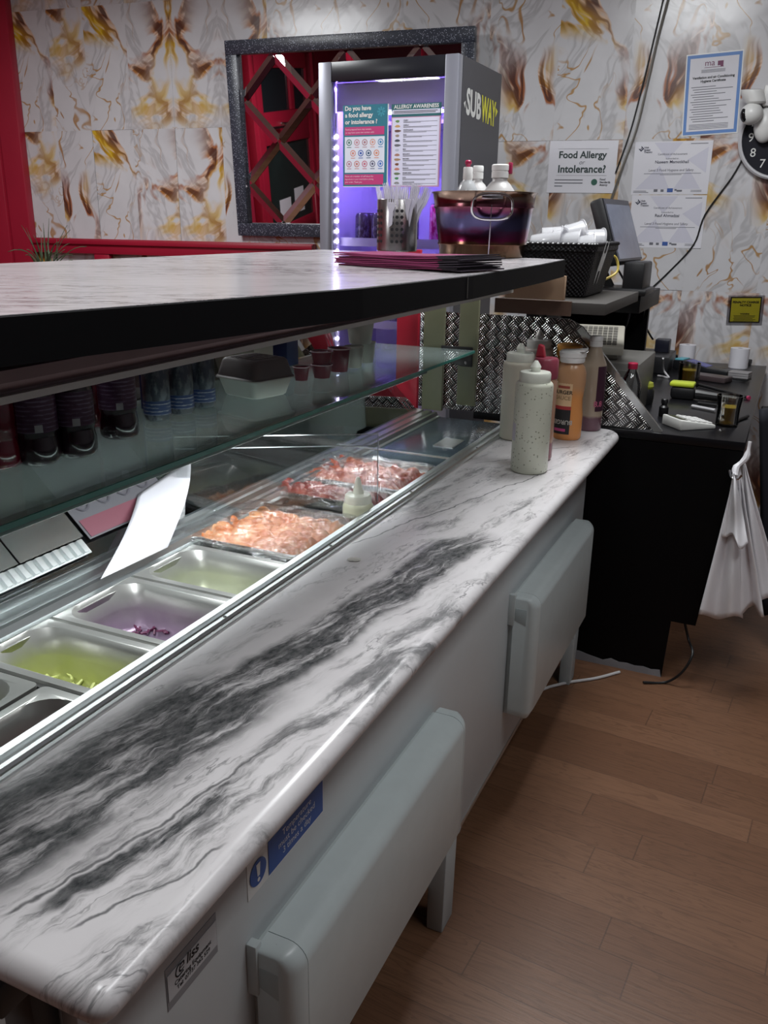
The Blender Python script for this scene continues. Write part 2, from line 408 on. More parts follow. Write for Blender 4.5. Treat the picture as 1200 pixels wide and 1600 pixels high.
def mat_speckle(name, base, spot, scale=90, thr=.2, **kw):
    g = N(name); v = g.new('ShaderNodeTexVoronoi'); g.put(v.inputs['Vector'], g.coord()); v.inputs['Scale'].default_value = scale
    h = g.sep(v.outputs['Color'])[0]
    m = g.math('MULTIPLY', g.ss(v.outputs['Distance'], thr, thr*.4), g.ss(h, .45, .55))
    g.set(col=g.mix(m, lin(base), lin(spot)), **kw); return g.m
def mat_wicker():
    g = N('black_wicker'); co = g.coord(); x, y, z = g.sep(co)
    s = g.math('ADD', x, y)
    ver = g.math('SINE', g.math('MULTIPLY', s, 2*PI/.013)); hor = g.math('SINE', g.math('MULTIPLY', z, 2*PI/.011))
    h = g.math('MULTIPLY', ver, hor)
    g.set(col=g.mix(g.ss(h, -.4, .9), lin('0c0b0c'), lin('37343a')), rough=.45); g.bump(h, 1.0, .006); return g.m

WOOD_TOP = mat_marble_top(); SLAB = mat_slab(); PRINT = mat_wallprint(); FLOOR = mat_floor(); TREAD = mat_checker_plate()
STEEL = mat_brushed('stainless_steel', 'c4c4c2', .26); STEELY = mat_brushed('stainless_pan', 'bdbdb9', .3, (120, 120, 3)); STEELY.node_tree.nodes['Principled BSDF'].inputs['Metallic'].default_value = .7
ALU = mat_brushed('aluminium', 'd4d8d8', .33, (160, 2, 160), .06)
WHITE = M('white_enamel', 'cfdadb', .32); PANEL = M('counter_panel', 'c9ced0', .38, var=.03); RED = M('red_paint', 'a01a33', .38, var=.08, scale=6)
BLACK = M('black_board', '0a0a0d', .45, spec=.25); BLACKP = M('black_plastic', '161618', .4); DGREY = M('dark_grey', '2d2e31', .45); PAPER = M('white_paper', 'dedde4', .6, var=.02)
CREAM = M('cream_plastic', 'c9c4b4', .45); WPL = M('white_plastic', 'e2e2e0', .35, var=.02); INK = M('black_ink', '17171c', .6); GREYINK = M('grey_ink', '6d6d76', .6)
CHROME = M('chrome', 'd9d9dc', .12, 1.0, var=.02)
GLASS = glass('clear_glass'); ACRYL = glass('clear_acrylic', (.96, .97, .97), 1.0, .02)

# ================================================================ the room
# back wall: turned five degrees; W(s, z, d) is a point s along it, z above the floor, d out from it
WA = math.radians(5.1917); WD = V((math.cos(WA), math.sin(WA), 0)); WN = V((math.sin(WA), -math.cos(WA), 0)); WP = V((-.070, 4.253, 0))
def W(s, z, d=0.0): return WP+WD*s+WN*d+Z*z
def onwall(px, py, d=0.0):
    dd = fwd*CF+rgt*(px-600)-upv*(py-800); o = V((0, 0, EYE)); p0 = WP+WN*d
    return o+dd*((p0-o).dot(WN)/dd.dot(WN))
def ws(px, py):
    q = onwall(px, py)-WP; return q.dot(WD), q.z
mb = MB(); mb.box((-6, -6.2, -.05), (2.4, 5.2, 0)); struct(mb.build('floor', FLOOR, loc=(0, 0, 0)))
mb = MB(); mb.box((-6, -6.2, CEIL_Z), (2.4, 5.2, CEIL_Z+.05)); struct(mb.build('ceiling', M('ceiling_white', 'bdbab8', .7)))
mb = MB(); mb.uv = []
zl = [-.4, .64, 1.24, 1.83, 2.42, 3.0]; zr = [-.17, .47, 1.106, 1.742, 2.378, 3.0]
sl = [-5.9, -5.4, -4.9, -4.4, -4.05, -3.75, -3.52, -3.26, -3.0, -2.72, -2.45, -2.1, -1.75, -1.34]; sr = [-1.34, -1.026, -.715, -.393, -.08, .236, .55, .87, 1.2, 1.6, 2.0, 2.5]
rnd = random.Random(3)
def tiles(ss_, zz, joint):
    for i in range(len(ss_)-1):
        for j in range(len(zz)-1):
            a, b, c, d = ss_[i], ss_[i+1], max(0, zz[j]), zz[j+1]
            if d <= 0: continue
            k = len(mb.v); e = rnd.choice((0, .0012, .0024))
            mb.add([W(a, c, e), W(b, c, e), W(b, d, e), W(a, d, e)], [(0, 1, 2, 3)])
            ou, ov = rnd.choice(((0, 0), (.31, .17), (0, .3), (.55, .62))), 0
            fl = rnd.random() < .35; w, h = b-a, d-c; us = (0, w) if not fl else (w, 0)
            o0 = ou[0]+(0 if i % 2 == 0 else rnd.choice((0, .12)))
            mb.uv += [(o0+us[0], ou[1]), (o0+us[1], ou[1]), (o0+us[1], ou[1]+h), (o0+us[0], ou[1]+h)]
tiles(sl, zl, 0); tiles(sr, zr, 0)
wb = mb.build('wall_back', PRINT, smooth=0); struct(wb)
mb = MB(); mb.box((-5.0, -6.0, 0), (-4.9, 4.2, CEIL_Z)); struct(mb.build('wall_left', M('wall_red', '98203a', .45, var=.1, scale=5)))
mb = MB(); mb.box((1.75, -6.0, 0), (1.85, 4.6, CEIL_Z)); struct(mb.build('wall_right', M('wall_grey2', '77777c', .6)))
mb = MB(); mb.box((-5.0, -6.1, 0), (1.8, -6.0, CEIL_Z)); struct(mb.build('wall_front', M('wall_maroon', '6d2a3c', .6)))
# red woodwork along the back wall: post, dado rail, stile
mb = MB(); s0, _ = ws(40, 210)
mb.prism([W(-4.75, 0, 0), W(s0, 0, 0), W(s0, 0, .05), W(-4.75, 0, .05)], (0, 0, CEIL_Z))
mb.prism([W(-4.75, 0, .05), W(s0-.13, 0, .05), W(s0-.13, 0, .075), W(-4.75, 0, .075)], (0, 0, CEIL_Z)); struct(mb.build('trim_1', RED, bevel=.006))
mb = MB(); zt = 1.27
mb.prism([W(s0, zt-.08, 0), W(-2.2, zt-.08, 0), W(-2.2, zt-.08, .045), W(s0, zt-.08, .045)], (0, 0, .08))
mb.prism([W(s0, zt-.03, .045), W(-2.2, zt-.03, .045), W(-2.2, zt-.03, .06), W(s0, zt-.03, .06)], (0, 0, .025))
for s in (-3.50,): mb.prism([W(s-.05, 0, 0), W(s+.05, 0, 0), W(s+.05, 0, .04), W(s-.05, 0, .04)], (0, 0, zt-.08))
struct(mb.build('trim_2', RED, bevel=.004))
mb = MB(); mb.prism([W(-.6, 0, 0), W(1.9, 0, 0), W(1.9, 0, .02), W(-.6, 0, .02)], (0, 0, .09)); struct(mb.build('baseboard_back', M('dark_red', '55202c', .5)))
# red entrance door in the left wall, seen only in the wall mirror
dr = thing('door_1', '', 'door', (-4.9, -2.6, 0)); dr['kind'] = 'structure'; del dr['label']; del dr['category']
m_ = MB()
for (a, b, c, d) in ((-1.62, -1.48, 0, 2.5), (-3.78, -3.64, 0, 2.5), (-3.64, -1.62, 2.36, 2.5)): m_.box((-4.9, a, c), (-4.80, b, d))
m_.build('door_frame', RED, dr, bevel=.01)
m_ = MB()
for (y0, y1, z0, z1) in ((-1.86, -1.63, 0, 2.35), (-3.63, -3.44, 0, 2.35), (-3.44, -1.86, 1.36, 1.72), (-3.44, -1.86, 2.18, 2.35), (-3.44, -1.86, 0, .42), (-2.95, -2.80, 1.72, 2.18)): m_.box((-4.88, y0, z0), (-4.83, y1, z1))
m_.build('door_leaf', RED, dr, bevel=.012)
m_ = MB(); m_.box((-4.87, -3.44, 1.72), (-4.86, -1.86, 2.18)); m_.build('door_pane', M('night_glass', '1d262a', .08), dr)
m_ = MB(); m_.box((-4.87, -3.44, .42), (-4.86, -1.86, 1.36)); m_.build('door_pane', M('night_glass_green', '20302e', .08, var=.5, scale=4), dr)
m_ = MB(); m_.box((-4.859, -2.6, .48), (-4.857, -2.2, .72)); m_.box((-4.859, -3.1, .50), (-4.857, -2.75, .80)); m_.build('door_notice', PAPER, dr)
m_ = MB(); m_.tube([(-4.83, -1.9, 1.55), (-4.77, -1.9, 1.55), (-4.77, -2.3, 1.55)], .018, sub=1); m_.tube([(-4.83, -2.4, 1.58), (-4.77, -2.4, 1.58), (-4.77, -2.9, 1.58)], .018, sub=1); m_.build('handle', CHROME, dr)
# ceiling lamps
for i, (x, y, p, sx, sy, rz) in enumerate(CEIL_LAMPS):
    t = thing('ceiling_light', 'white framed light panel set in the ceiling above the shop', 'ceiling light', (x, y, CEIL_Z-.022), rz, 'ceiling light panels')
    c = V((x, y, CEIL_Z)); m_ = MB()
    for q in (-1, 1): m_.box((x+q*sx/2-.02, y-sy/2-.02, CEIL_Z-.022), (x+q*sx/2+.02, y+sy/2+.02, CEIL_Z)); m_.box((x-sx/2, y+q*sy/2-.02, CEIL_Z-.022), (x+sx/2, y+q*sy/2+.02, CEIL_Z))
    m_.build('frame', WPL, t); MB().box((x-sx/2, y-sy/2, CEIL_Z-.014), (x+sx/2, y+sy/2, CEIL_Z-.002)).build('diffuser', emis('lamp_diffuser', (1, .98, .95), 2.2), t)
# ================================================================ marble worktop
TZ = .80
def worktop():
    # plan outline with a rounded far corner and small near corner, bullnose along the staff edge
    x0, x1, y0, y1 = -.700, -.406, .372, 2.60; th = .036; R = .06
    plan = [(x0, y0), (x1-.02, y0)]
    plan += [(x1-.02+.02*math.sin(PI/2*k/5), y0+.02-.02*math.cos(PI/2*k/5)) for k in range(1, 6)]
    plan += [(x1-R+R*math.cos(PI/2*k/8), y1-R+R*math.sin(PI/2*k/8)) for k in range(9)]
    plan += [(x0, y1)]
    n = len(plan); r = th/2; mb = MB(); rings = []
    prof = [(-.0, 0)]+[(r-r*math.sin(PI*k/8), r-r*math.cos(PI*k/8)) for k in range(0, 9)]
    cx = sum(p[0] for p in plan)/n; cyy = sum(p[1] for p in plan)/n
    def inset(d):
        out = []
        for i in range(n):
            a, b, c = V(plan[i-1]+(0,)), V(plan[i]+(0,)), V(plan[(i+1) % n]+(0,))
            e1 = (b-a).normalized(); e2 = (c-b).normalized(); n1 = V((-e1.y, e1.x, 0)); n2 = V((-e2.y, e2.x, 0))
            m = (n1+n2); m = m/max(.35, m.dot(n1)) if m.length > 0 else n1
            q = b+m*d
            if abs(b.x-x0) < 1e-6: q.x = x0
            if i == n-1: q.y = min(q.y, y1)
            out.append((q.x, q.y))
        return out
    vs = []
    for k in range(0, 9):
        a = PI*k/8; d = r-r*math.sin(a); z = TZ-r+(-r*math.cos(a))
        for p in inset(d): vs.append((p[0], p[1], z))
    fs = []
    for k in range(8):
        for i in range(n): j = (i+1) % n; fs.append((k*n+i, k*n+j, (k+1)*n+j, (k+1)*n+i))
    fs.append(tuple(range(n))[::-1]); fs.append(tuple(range(8*n, 9*n)))
    mb.add(vs, fs)
    o = mb.build('marble_worktop', WOOD_TOP, loc=(-.553, 1.485, TZ), smooth=40)
    tag(o, 'long white marble worktop with dark grey smoky veins along the chilled counter', 'worktop')
worktop()

# ================================================================ the chilled serving counter
ct = thing('serving_counter', 'white chilled serving counter with glass shelf under the raised ledge', 'counter', (-.9, 1.4, 0))
MB().box((-.52, .43, .115), (-.50, 2.60, .764)).build('side_panel', PANEL, ct, bevel=.002)
mb = MB(); mb.box((-1.30, .43, .02), (-1.27, 2.60, .80)); mb.box((-1.27, .43, .02), (-.52, .45, .764)); mb.box((-1.27, 2.58, .02), (-.52, 2.60, .764))
mb.build('side_panel', PANEL, ct)
mb = MB(); mb.box((-.60, .46, 0), (-.57, 2.56, .115)); mb.box((-.60, .46, .115), (-.522, 2.56, .122)); mb.build('plinth', DGREY, ct)
mb = MB(); mb.box((-.526, .43, .105), (-.497, 2.60, .118)); mb.build('bottom_trim', ALU, ct, bevel=.003)
mb = MB(); mb.box((-.701, .37, .73), (-.52, .44, .765)); mb.box((-.56, .40, .52), (-.52, .43, .765)); mb.build('end_board', DGREY, ct, bevel=.004)
# rail between worktop and well
mb = MB(); pr = [(-.700, .764), (-.700, .803), (-.708, .804), (-.710, .808), (-.716, .808), (-.718, .804), (-.726, .804), (-.728, .810), (-.740, .810), (-.744, .806), (-.744, .784), (-.730, .764)]
mb.prism([(x, .372, z) for x, z in pr], (0, 2.228, 0)); mb.build('front_rail', ALU, ct)
for y in (.98, 1.32, 1.70, 2.15): MB().lathe([(.003, 0), (.002, .0012)], (-.713, y, .808), 10).build('rivet', DGREY, ct)
# ledge on the customer side
mb = MB(); pr = [(-.985, .770), (-.985, .784), (-.994, .786), (-.998, .797), (-1.006, .798), (-1.008, .792), (-1.014, .792), (-1.016, .799), (-1.036, .800), (-1.038, .793), (-1.044, .793), (-1.046, .801), (-1.075, .803), (-1.075, .770)]
mb.prism([(x, .45, z) for x, z in pr], (0, 2.13, 0)); mb.build('back_ledge', ALU, ct)
# well liner
mb = MB(); mb.box((-.985, .45, .640), (-.70, 2.58, .655)); mb.box((-.985, .45, .655), (-.978, 2.58, .775)); mb.box((-.712, .45, .655), (-.705, 2.58, .764)); mb.build('well', STEEL, ct)
mb = MB(); mb.box((-.985, .45, .766), (-.712, .578, .782)); mb.build('well_cover', STEEL, ct, bevel=.003)
for y in (.7425, .8975, 1.0865, 1.2665, 1.56, 1.728):
    mb = MB(); mb.box((-.990, y-.004, .768), (-.712, y+.004, .778)); mb.build('pan_bar', STEEL, ct)
mb = MB(); mb.box((-.985, 2.00, .772), (-.712, 2.575, .784)); mb.build('deck_plate', M('smoked_plate', '39434a', .18, var=.1), ct, bevel=.004)
mb = MB(); mb.box((-1.07, 2.02, .803), (-.72, 2.03, .806)); mb.box((-.86, 2.2, .784), (-.80, 2.3, .787)); mb.build('deck_edge', ALU, ct)
# canopy under the ledge, with its pale lower lip and tube
mb = MB(); pr = [(-.685, 1.212), (-.685, 1.218), (-.672, 1.229), (-.672, 1.241), (-.70, 1.250), (-1.24, 1.250), (-1.24, 1.215)]
mb.prism([(x, .15, z) for x, z in pr], (0, 2.13, 0)); mb.build('canopy', M('canopy_brown', '8a7577', .55, var=.08), ct)
mb = MB(); mb.box((-.690, .15, 1.208), (-.676, 2.28, 1.2155)); mb.build('canopy_lip', M('pale_lip', 'cfd2ce', .4), ct)
mb = MB(); mb.box((-.922, .62, .984), (-.890, 2.22, .9965)); mb.build('lamp_housing', M('housing_teal', '5d7a76', .4), ct, bevel=.003)
mb = MB(); mb.tube([(-.906, .63, .9825), (-.906, 2.21, .9825)], .004, 10, 1); mb.build('light_tube', emis('tube_glow', (.95, .98, 1.0), 2.5), ct)
# glass shelf and the customer-side glass
SHZ = 1.005
def shelf_mat():
    """greenish shelf glass, a little hazy with dust and finger marks"""
    g = N('shelf_glass'); g.n.remove(g.b)
    tr = g.new('ShaderNodeBsdfTransparent'); tr.inputs[0].default_value = (.80, .88, .86, 1)
    tl = g.new('ShaderNodeBsdfTranslucent'); tl.inputs[0].default_value = (.62, .72, .70, 1); df = g.new('ShaderNodeBsdfDiffuse'); df.inputs[0].default_value = (.40, .46, .45, 1)
    gl = g.new('ShaderNodeBsdfGlossy'); gl.inputs['Roughness'].default_value = .03
    a = g.new('ShaderNodeMixShader'); a.inputs[0].default_value = .5; g.t.links.new(tl.outputs[0], a.inputs[1]); g.t.links.new(df.outputs[0], a.inputs[2])
    b = g.new('ShaderNodeMixShader'); g.put(b.inputs[0], g.math('ADD', .22, g.math('MULTIPLY', g.noise(g.coord(), 6, 3), .16))); g.t.links.new(tr.outputs[0], b.inputs[1]); g.t.links.new(a.outputs[0], b.inputs[2])
    fr = g.new('ShaderNodeFresnel'); fr.inputs[0].default_value = 1.4
    c = g.new('ShaderNodeMixShader'); g.put(c.inputs[0], g.math('MULTIPLY', fr.outputs[0], .6)); g.t.links.new(b.outputs[0], c.inputs[1]); g.t.links.new(gl.outputs[0], c.inputs[2]); g.t.links.new(c.outputs[0], g.out.inputs[0]); return g.m
GEDGE = M('glass_edge', '4d8f83', .2, var=.05)
mb = MB(); mb.box((-1.262, .25, SHZ-.008), (-.8785, 2.575, SHZ)); mb.build('glass_shelf', shelf_mat(), ct)
mb = MB(); mb.box((-.8785, .25, SHZ-.008), (-.8755, 2.575, SHZ)); mb.build('shelf_edge', GEDGE, ct)

G0, G1, G2 = V((-1.062, 0, .803)), V((-1.275, 0, 1.005)), V((-1.36, 0, 1.262))
mb = MB(); th = V((-.004, 0, -.004))
for (a, b, y0, y1) in ((G0, G1, .46, 2.56), (G1, G2, .2, 2.40)):
    mb.prism([a+Y*y0, a+Y*y1, b+Y*y1, b+Y*y0], th)
mb.build('front_glass', glass('display_glass', (.66, .70, .72), 1.0, .20), ct)
# steel sheets along the display glass at the near end, and a ribbed strip at their foot
gn = (G1-G0).normalized(); go = V((-gn.z, 0, gn.x))
def gp(t, y, off=0.0): return G0+gn*t+Y*y+go*off
for i, (ya, yb) in enumerate(((.30, .745), (.749, .938), (.942, 1.085))):
    mb = MB(); mb.prism([gp(.045, ya, -.010), gp(.045, yb, -.010), gp(.288, yb, -.010), gp(.288, ya, -.010)], go*.002); mb.build('steel_sheet', STEEL, ct)
mb = MB()
mb.prism([gp(.012, .3, -.008), gp(.012, 1.08, -.008), gp(.042, 1.08, -.008), gp(.042, .3, -.008)], go*.002)
k = .32
while k < 1.07: mb.prism([gp(.014, k, -.016), gp(.014, k+.010, -.016), gp(.040, k+.010, -.016), gp(.040, k, -.016)], go*.008); k += .019
mb.build('ribbed_strip', ALU, ct)
# end uprights and the shelf bracket
OLIVE = M('olive_upright', '77775f', .4, var=.1)
mb = MB(); mb.box((-1.055, 2.585, .80), (-.985, 2.60, 1.262)); mb.build('upright', OLIVE, ct, bevel=.002)
mb = MB(); mb.box((-.935, 2.585, .826), (-.873, 2.60, 1.262)); mb.build('hanging_strip', OLIVE, ct, bevel=.002)
mb = MB(); mb.prism([(-.99, 2.583, 1.013), (-.885, 2.583, 1.013), (-.885, 2.583, .952), (-.92, 2.583, .952), (-.99, 2.583, .97)], (0, -.006, 0)); mb.box((-.99, 2.50, .990), (-.885, 2.583, .996))
b = mb.build('shelf_bracket', BLACKP, ct, bevel=.001)
mb = MB()
for (x, z) in ((-.97, 1.0), (-.93, .985), (-.905, .965), (-.905, .99), (-.95, .985)): mb.lathe([(.0045, 0), (.0045, .003)], (x, 2.577, z), 10, axis=(0, -1, 0))
mb.build('bolt', STEEL, b)
# tread plate, red board
ty = 2.632
mb = MB(); mb.prism([(-1.085, ty, .80), (-.295, ty, .80), (-.56, ty, 1.093), (-.60, ty, 1.112), (-1.085, ty, 1.112)], (0, .004, 0))
tp = mb.build('tread_plate', TREAD, smooth=0); tag(tp, 'slanted aluminium tread plate standing at the far end of the counter', 'metal panel')
mb = MB(); e0, e1 = V((-.295, ty-.003, .80)), V((-.56, ty-.003, 1.093)); d = (e1-e0).normalized(); nn = V((d.z, 0, -d.x))
mb.prism([e0, e1, e1-nn*.02, e0-nn*.02], (0, .012, 0)); RM['tread_plate'] = Mx.Translation(tp.location)
mb.build('edge_strip', mat_brushed('strip_alu', 'c9cccc', .2), tp)
mb = MB(); mb.box((-1.165, 2.62, .02), (-1.088, 2.64, 1.30)); rb = mb.build('red_board', M('red_board_paint', 'b01c33', .45), bevel=.003)
tag(rb, 'narrow upright red board beside the tread plate behind the counter', 'board')
# ---------------------------------------------------------------- panel heaters on the counter side
def heater(y0, y1, zb, zt, label):
    t = thing('panel_heater', label, 'heater', (-.46, y0, zb), 0, 'white panel heaters on the counter side')
    xf = -.430; xb = -.488; E = .030
    prof = [(xb, zb+.012), (xb, zt), (xf-.028, zt)]+[(xf-.028+.028*math.sin(PI/2*k/6), zt-.028+.028*math.cos(PI/2*k/6)) for k in range(1, 7)]+[(xf, zb+.03), (xf-.010, zb+.008), (xf-.03, zb)]
    mb = MB(); mb.prism([(x, y0+E, z) for x, z in prof], (0, y1-y0-2*E, 0)); mb.build('body', WHITE, t, smooth=35)
    for (yo, yi) in ((y0, y0+E-.001), (y1, y1-E+.001)):
        mb = MB(); vs = []; fs = []; m = len(prof); n = 6
        for k in range(n+1):
            a = PI/2*k/n; ins = .020*(1-math.sin(a)); yy = yo+(yi-yo)*(1-math.cos(a))
            for x, z in prof: vs.append((x if x < xb+.005 else max(xb+.01, x-ins), yy, min(z, zt-ins*.4) if z > (zb+zt)/2 else max(z, zb+ins*1.6)))
        for k in range(n):
            for i in range(m): j = (i+1) % m; fs.append((k*m+i, k*m+j, (k+1)*m+j, (k+1)*m+i))
        fs.append(tuple(range(m))); fs.append(tuple(range(n*m, (n+1)*m))); mb.add(vs, fs); cp = mb.build('end_cap', WHITE, t, smooth=45)
        if yo == y0:
            mb = MB(); mb.lathe([(.0045, 0), (.0045, .0016)], (-.468, y0+.014, zt-.0045), 12, axis=(0, -.55, .83)); mb.build('button', M('dark_button', '3a4146', .4), cp)
            mb = MB(); mb.prism([(-.484, y0-.0008, zt-.03), (-.456, y0-.0008, zt-.03), (-.456, y0-.0008, zt-.072), (-.484, y0-.0008, zt-.062)], (0, .004, 0)); mb.build('flap', M('flap_grey', 'b9c6c8', .35), cp, bevel=.001)
    mb = MB(); mb.box((-.4998, y0-.004, zt-.075), (xb+.003, y0+.010, zt+.004)); mb.box((-.4998, y0+.010, zb+.01), (xb, y1-.012, zt-.012)); mb.build('wall_bracket', M('bracket_white', 'c3cccd', .35), t, bevel=.0015)
    mb = MB(); mb.prism([(-.497, y1-.012, zb+.05), (-.458, y1-.012, zb+.05), (-.462, y1-.012, .0), (-.497, y1-.012, .0)], (0, .06, 0)); mb.build('foot', M('foot_white', 'b7c1c4', .4), t, bevel=.003)
    return t
heater(.700, 1.335, .245, .523, 'white panel heater nearest the camera on the counter side, below the blue sticker')
heater(1.805, 2.445, .225, .556, 'white panel heater farther along the counter side, next to the black desk front')
# ---------------------------------------------------------------- stickers on the side panel
def sticker(y0, y1, z0, z1, name, label, mat, th=.0008):
    mb = MB(); mb.box((-.4999, y0, z0), (-.4999+th, y1, z1)); o = mb.build(name, mat, smooth=0); tag(o, label, 'sticker'); return o
BLUE = M('sign_blue', '2b55a4', .45); SX = -.4985
o = sticker(.705, .897, .585, .642, 'temperature_sticker', 'blue and white temperature check sticker on the white counter side', WPL)
def SQ(y0, y1, z0, z1, x=SX): return MB().prism([(x, y0, z0), (x, y1, z0), (x, y1, z1), (x, y0, z1)], (.0003, 0, 0))
SQ(.752, .894, .588, .639).build('blue_field', BLUE, o)
mb = MB(); mb.lathe([(.0185, 0), (.0185, .0003)], (SX, .728, .613), 28, axis=(1, 0, 0)); mb.build('blue_disc', BLUE, o)
mb = MB(); x = SX+.0006
mb.prism([(x, .7255, .6075), (x, .7305, .6075), (x, .7325, .626), (x, .7235, .626)], (.0002, 0, 0)); mb.lathe([(.003, 0), (.003, .0002)], (x, .728, .602), 12, axis=(1, 0, 0))
mb.build('exclamation_mark', WPL, o)
mb = MB()
for i, s in enumerate(('Temperature', 'must be checked', '3 times a day')): mb.text(s, (x, .823, .6245-i*.0135), Y, Z, height=.0098, align='C', off=.0001)
mb.build('lettering', WPL, o)
o = sticker(.549, .640, .568, .625, 'supplier_sticker', 'small grey and white supplier sticker at the near end of the counter side', M('sticker_grey', '8f9094', .5))
SQ(.5505, .6385, .580, .615).build('white_field', M('sticker_pale', 'c4c5c8', .5), o)
mb = MB(); x = SX+.0004
mb.text('liss', (x, .583, .6035), Y, Z, height=.013, bold=.025, off=.0001, font_shear=.2); mb.text('e', (x, .5695, .6025), Y, Z, height=.017, off=.0001, font_shear=.25)
mb.tube([(x, .579, .6125), (x, .568, .6140), (x, .564, .606), (x, .568, .6005), (x, .577, .6010)], .0009, 5)
mb.text('Catering Equipment', (x, .5945, .5925), Y, Z, width=.066, align='C', bold=.03, off=.0001); mb.text('Tel: 07737 362 529', (x, .5945, .5845), Y, Z, width=.060, align='C', bold=.03, off=.0001)
mb.build('lettering', INK, o)
# ---------------------------------------------------------------- steel pans in the well
def pan(x0, x1, y0, y1, dep, label, mat, grp='steel pans in the well'):
    zr = .7835; mb = MB(); rings = []
    spec = [(0, .010, -.008), (0, .010, 0), (.012, .010, 0), (.014, .042, -.001), (.018, .044, -.012), (.026, .044, -dep*.45), (.0255, .044, -dep*.5), (.031, .040, -dep+.008), (.040, .032, -dep)]
    for (ins, rad, dz) in spec: rings.append([(x, y, zr+dz) for x, y in rrect(x0+ins, y0+ins, x1-ins, y1-ins, max(.004, rad), 5)])
    n = len(rings[0]); vs = [p for r in rings for p in r]; fs = []
    for k in range(len(rings)-1):
        for i in range(n): j = (i+1) % n; fs.append((k*n+i, k*n+j, (k+1)*n+j, (k+1)*n+i))
    fs.append(tuple(range((len(rings)-1)*n, len(rings)*n)))
    mb.add(vs, fs); o = mb.build('steel_pan', mat, smooth=50); tag(o, label, 'food pan', grp); return o
def reflect_tint(name, col, film):  # film: strength of the painted-in reflection tint
    """steel with reflections of the food residue painted in as a tint, heavier toward the floor of the pan"""
    g = N(name); co = g.coord('Generated'); z = g.sep(co)[2]; nz = g.noise(g.coord(), 14, 3)
    f = g.math('MULTIPLY', g.ss(g.math('ADD', z, g.math('MULTIPLY', nz, .5)), 1.15, .35), film)
    g.set(col=g.mix(f, lin('bdbdb9'), lin(col)), metal=g.math('SUBTRACT', .75, g.math('MULTIPLY', f, .4)), rough=.3); return g.m
PD = .080
pan(-.998, -.712, .9015, 1.0825, PD, 'steel pan with purple reflections in its colour and a few red cabbage scraps', reflect_tint('cabbage_steel', '86678a', .8))
pan(-.998, -.712, 1.0905, 1.2625, PD, 'steel pan with pale onion rings, next to the wrapped chicken tray', reflect_tint('onion_steel', 'bfc6a2', .65))
pan(-.998, -.712, .7465, .8935, PD, 'steel pan with green lettuce shreds, second nearest row of the well', reflect_tint('lettuce_steel', 'a9b05a', .9))
pan(-.998, -.846, .582, .7385, PD, 'half width steel pan with green tint, left of the tomato pan', reflect_tint('green_steel', 'a3ab78', .6))
pan(-.838, -.712, .582, .7385, PD, 'half width steel pan with reddish reflections in its colour, nearest to the marble worktop', reflect_tint('tomato_steel', '8f4650', .75))
def shreds(name, n, x0, x1, y0, y1, z, L, r, mat, label, cat, curl=.6, wall=0):
    mb = MB(); rn = random.Random(hash(name) % 999 if False else len(name)*7+n)
    for i in range(n):
        x, y = rn.uniform(x0, x1), rn.uniform(y0, y1); a = rn.uniform(0, 2*PI); l = L*rn.uniform(.5, 1.2); zz = z+rn.uniform(.002, .006)
        pts = []
        for k in range(4):
            a += rn.uniform(-curl, curl); pts.append((x, y, zz+rn.uniform(0, .008))); x += l/3*math.cos(a); y += l/3*math.sin(a)
            x = min(max(x, x0), x1); y = min(max(y, y0), y1)
        mb.tube(pts, [r*.6, r, r*.7], 5, 3)
    o = mb.build(name, mat); tag(o, label, cat, kind='stuff'); return o
zf = .7835-PD
shreds('lettuce_shreds', 46, -.968, -.83, .782, .866, zf, .046, .0034, M('lettuce', 'd3da8c', .45, var=.15), 'pale green lettuce shreds in the bottom of the steel pan', 'lettuce')
shreds('cabbage_scraps', 16, -.965, -.84, .937, 1.048, zf, .03, .0035, M('cabbage', '5c2444', .4, var=.3), 'dark red cabbage scraps in the bottom of the purple pan', 'cabbage')
shreds('onion_shreds', 9, -.962, -.87, 1.13, 1.225, zf, .07, .0035, M('onion', 'dfe2c4', .4, var=.08), 'white onion strips in the bottom of the far open pan', 'onion', 1.0)
shreds('tomato_scraps', 7, -.80, -.75, .62, .70, zf, .03, .004, M('tomato', '8c1f2e', .35, var=.2), 'dark red tomato scraps in the half width pan', 'tomato')
# ---------------------------------------------------------------- wrapped meat trays
FILM = None
def film_mat():
    g = N('cling_film'); g.n.remove(g.b)
    tr = g.new('ShaderNodeBsdfTransparent'); tr.inputs[0].default_value = (.97, .97, .98, 1)
    gl = g.new('ShaderNodeBsdfGlossy'); gl.inputs['Roughness'].default_value = .08
    bp = g.new('ShaderNodeBump'); bp.inputs['Strength'].default_value = .8; bp.inputs['Distance'].default_value = .01
    nz = g.noise(g.mapping(g.coord(), (1, 3, 1), (0, 0, .6)), 30, 3, .5, 2.5); g.put(bp.inputs['Height'], nz); g.t.links.new(bp.outputs[0], gl.inputs['Normal'])
    mx = g.new('ShaderNodeMixShader'); mx.inputs[0].default_value = .22
    g.t.links.new(tr.outputs[0], mx.inputs[1]); g.t.links.new(gl.outputs[0], mx.inputs[2]); g.t.links.new(mx.outputs[0], g.out.inputs[0]); return g.m
FILM = film_mat()
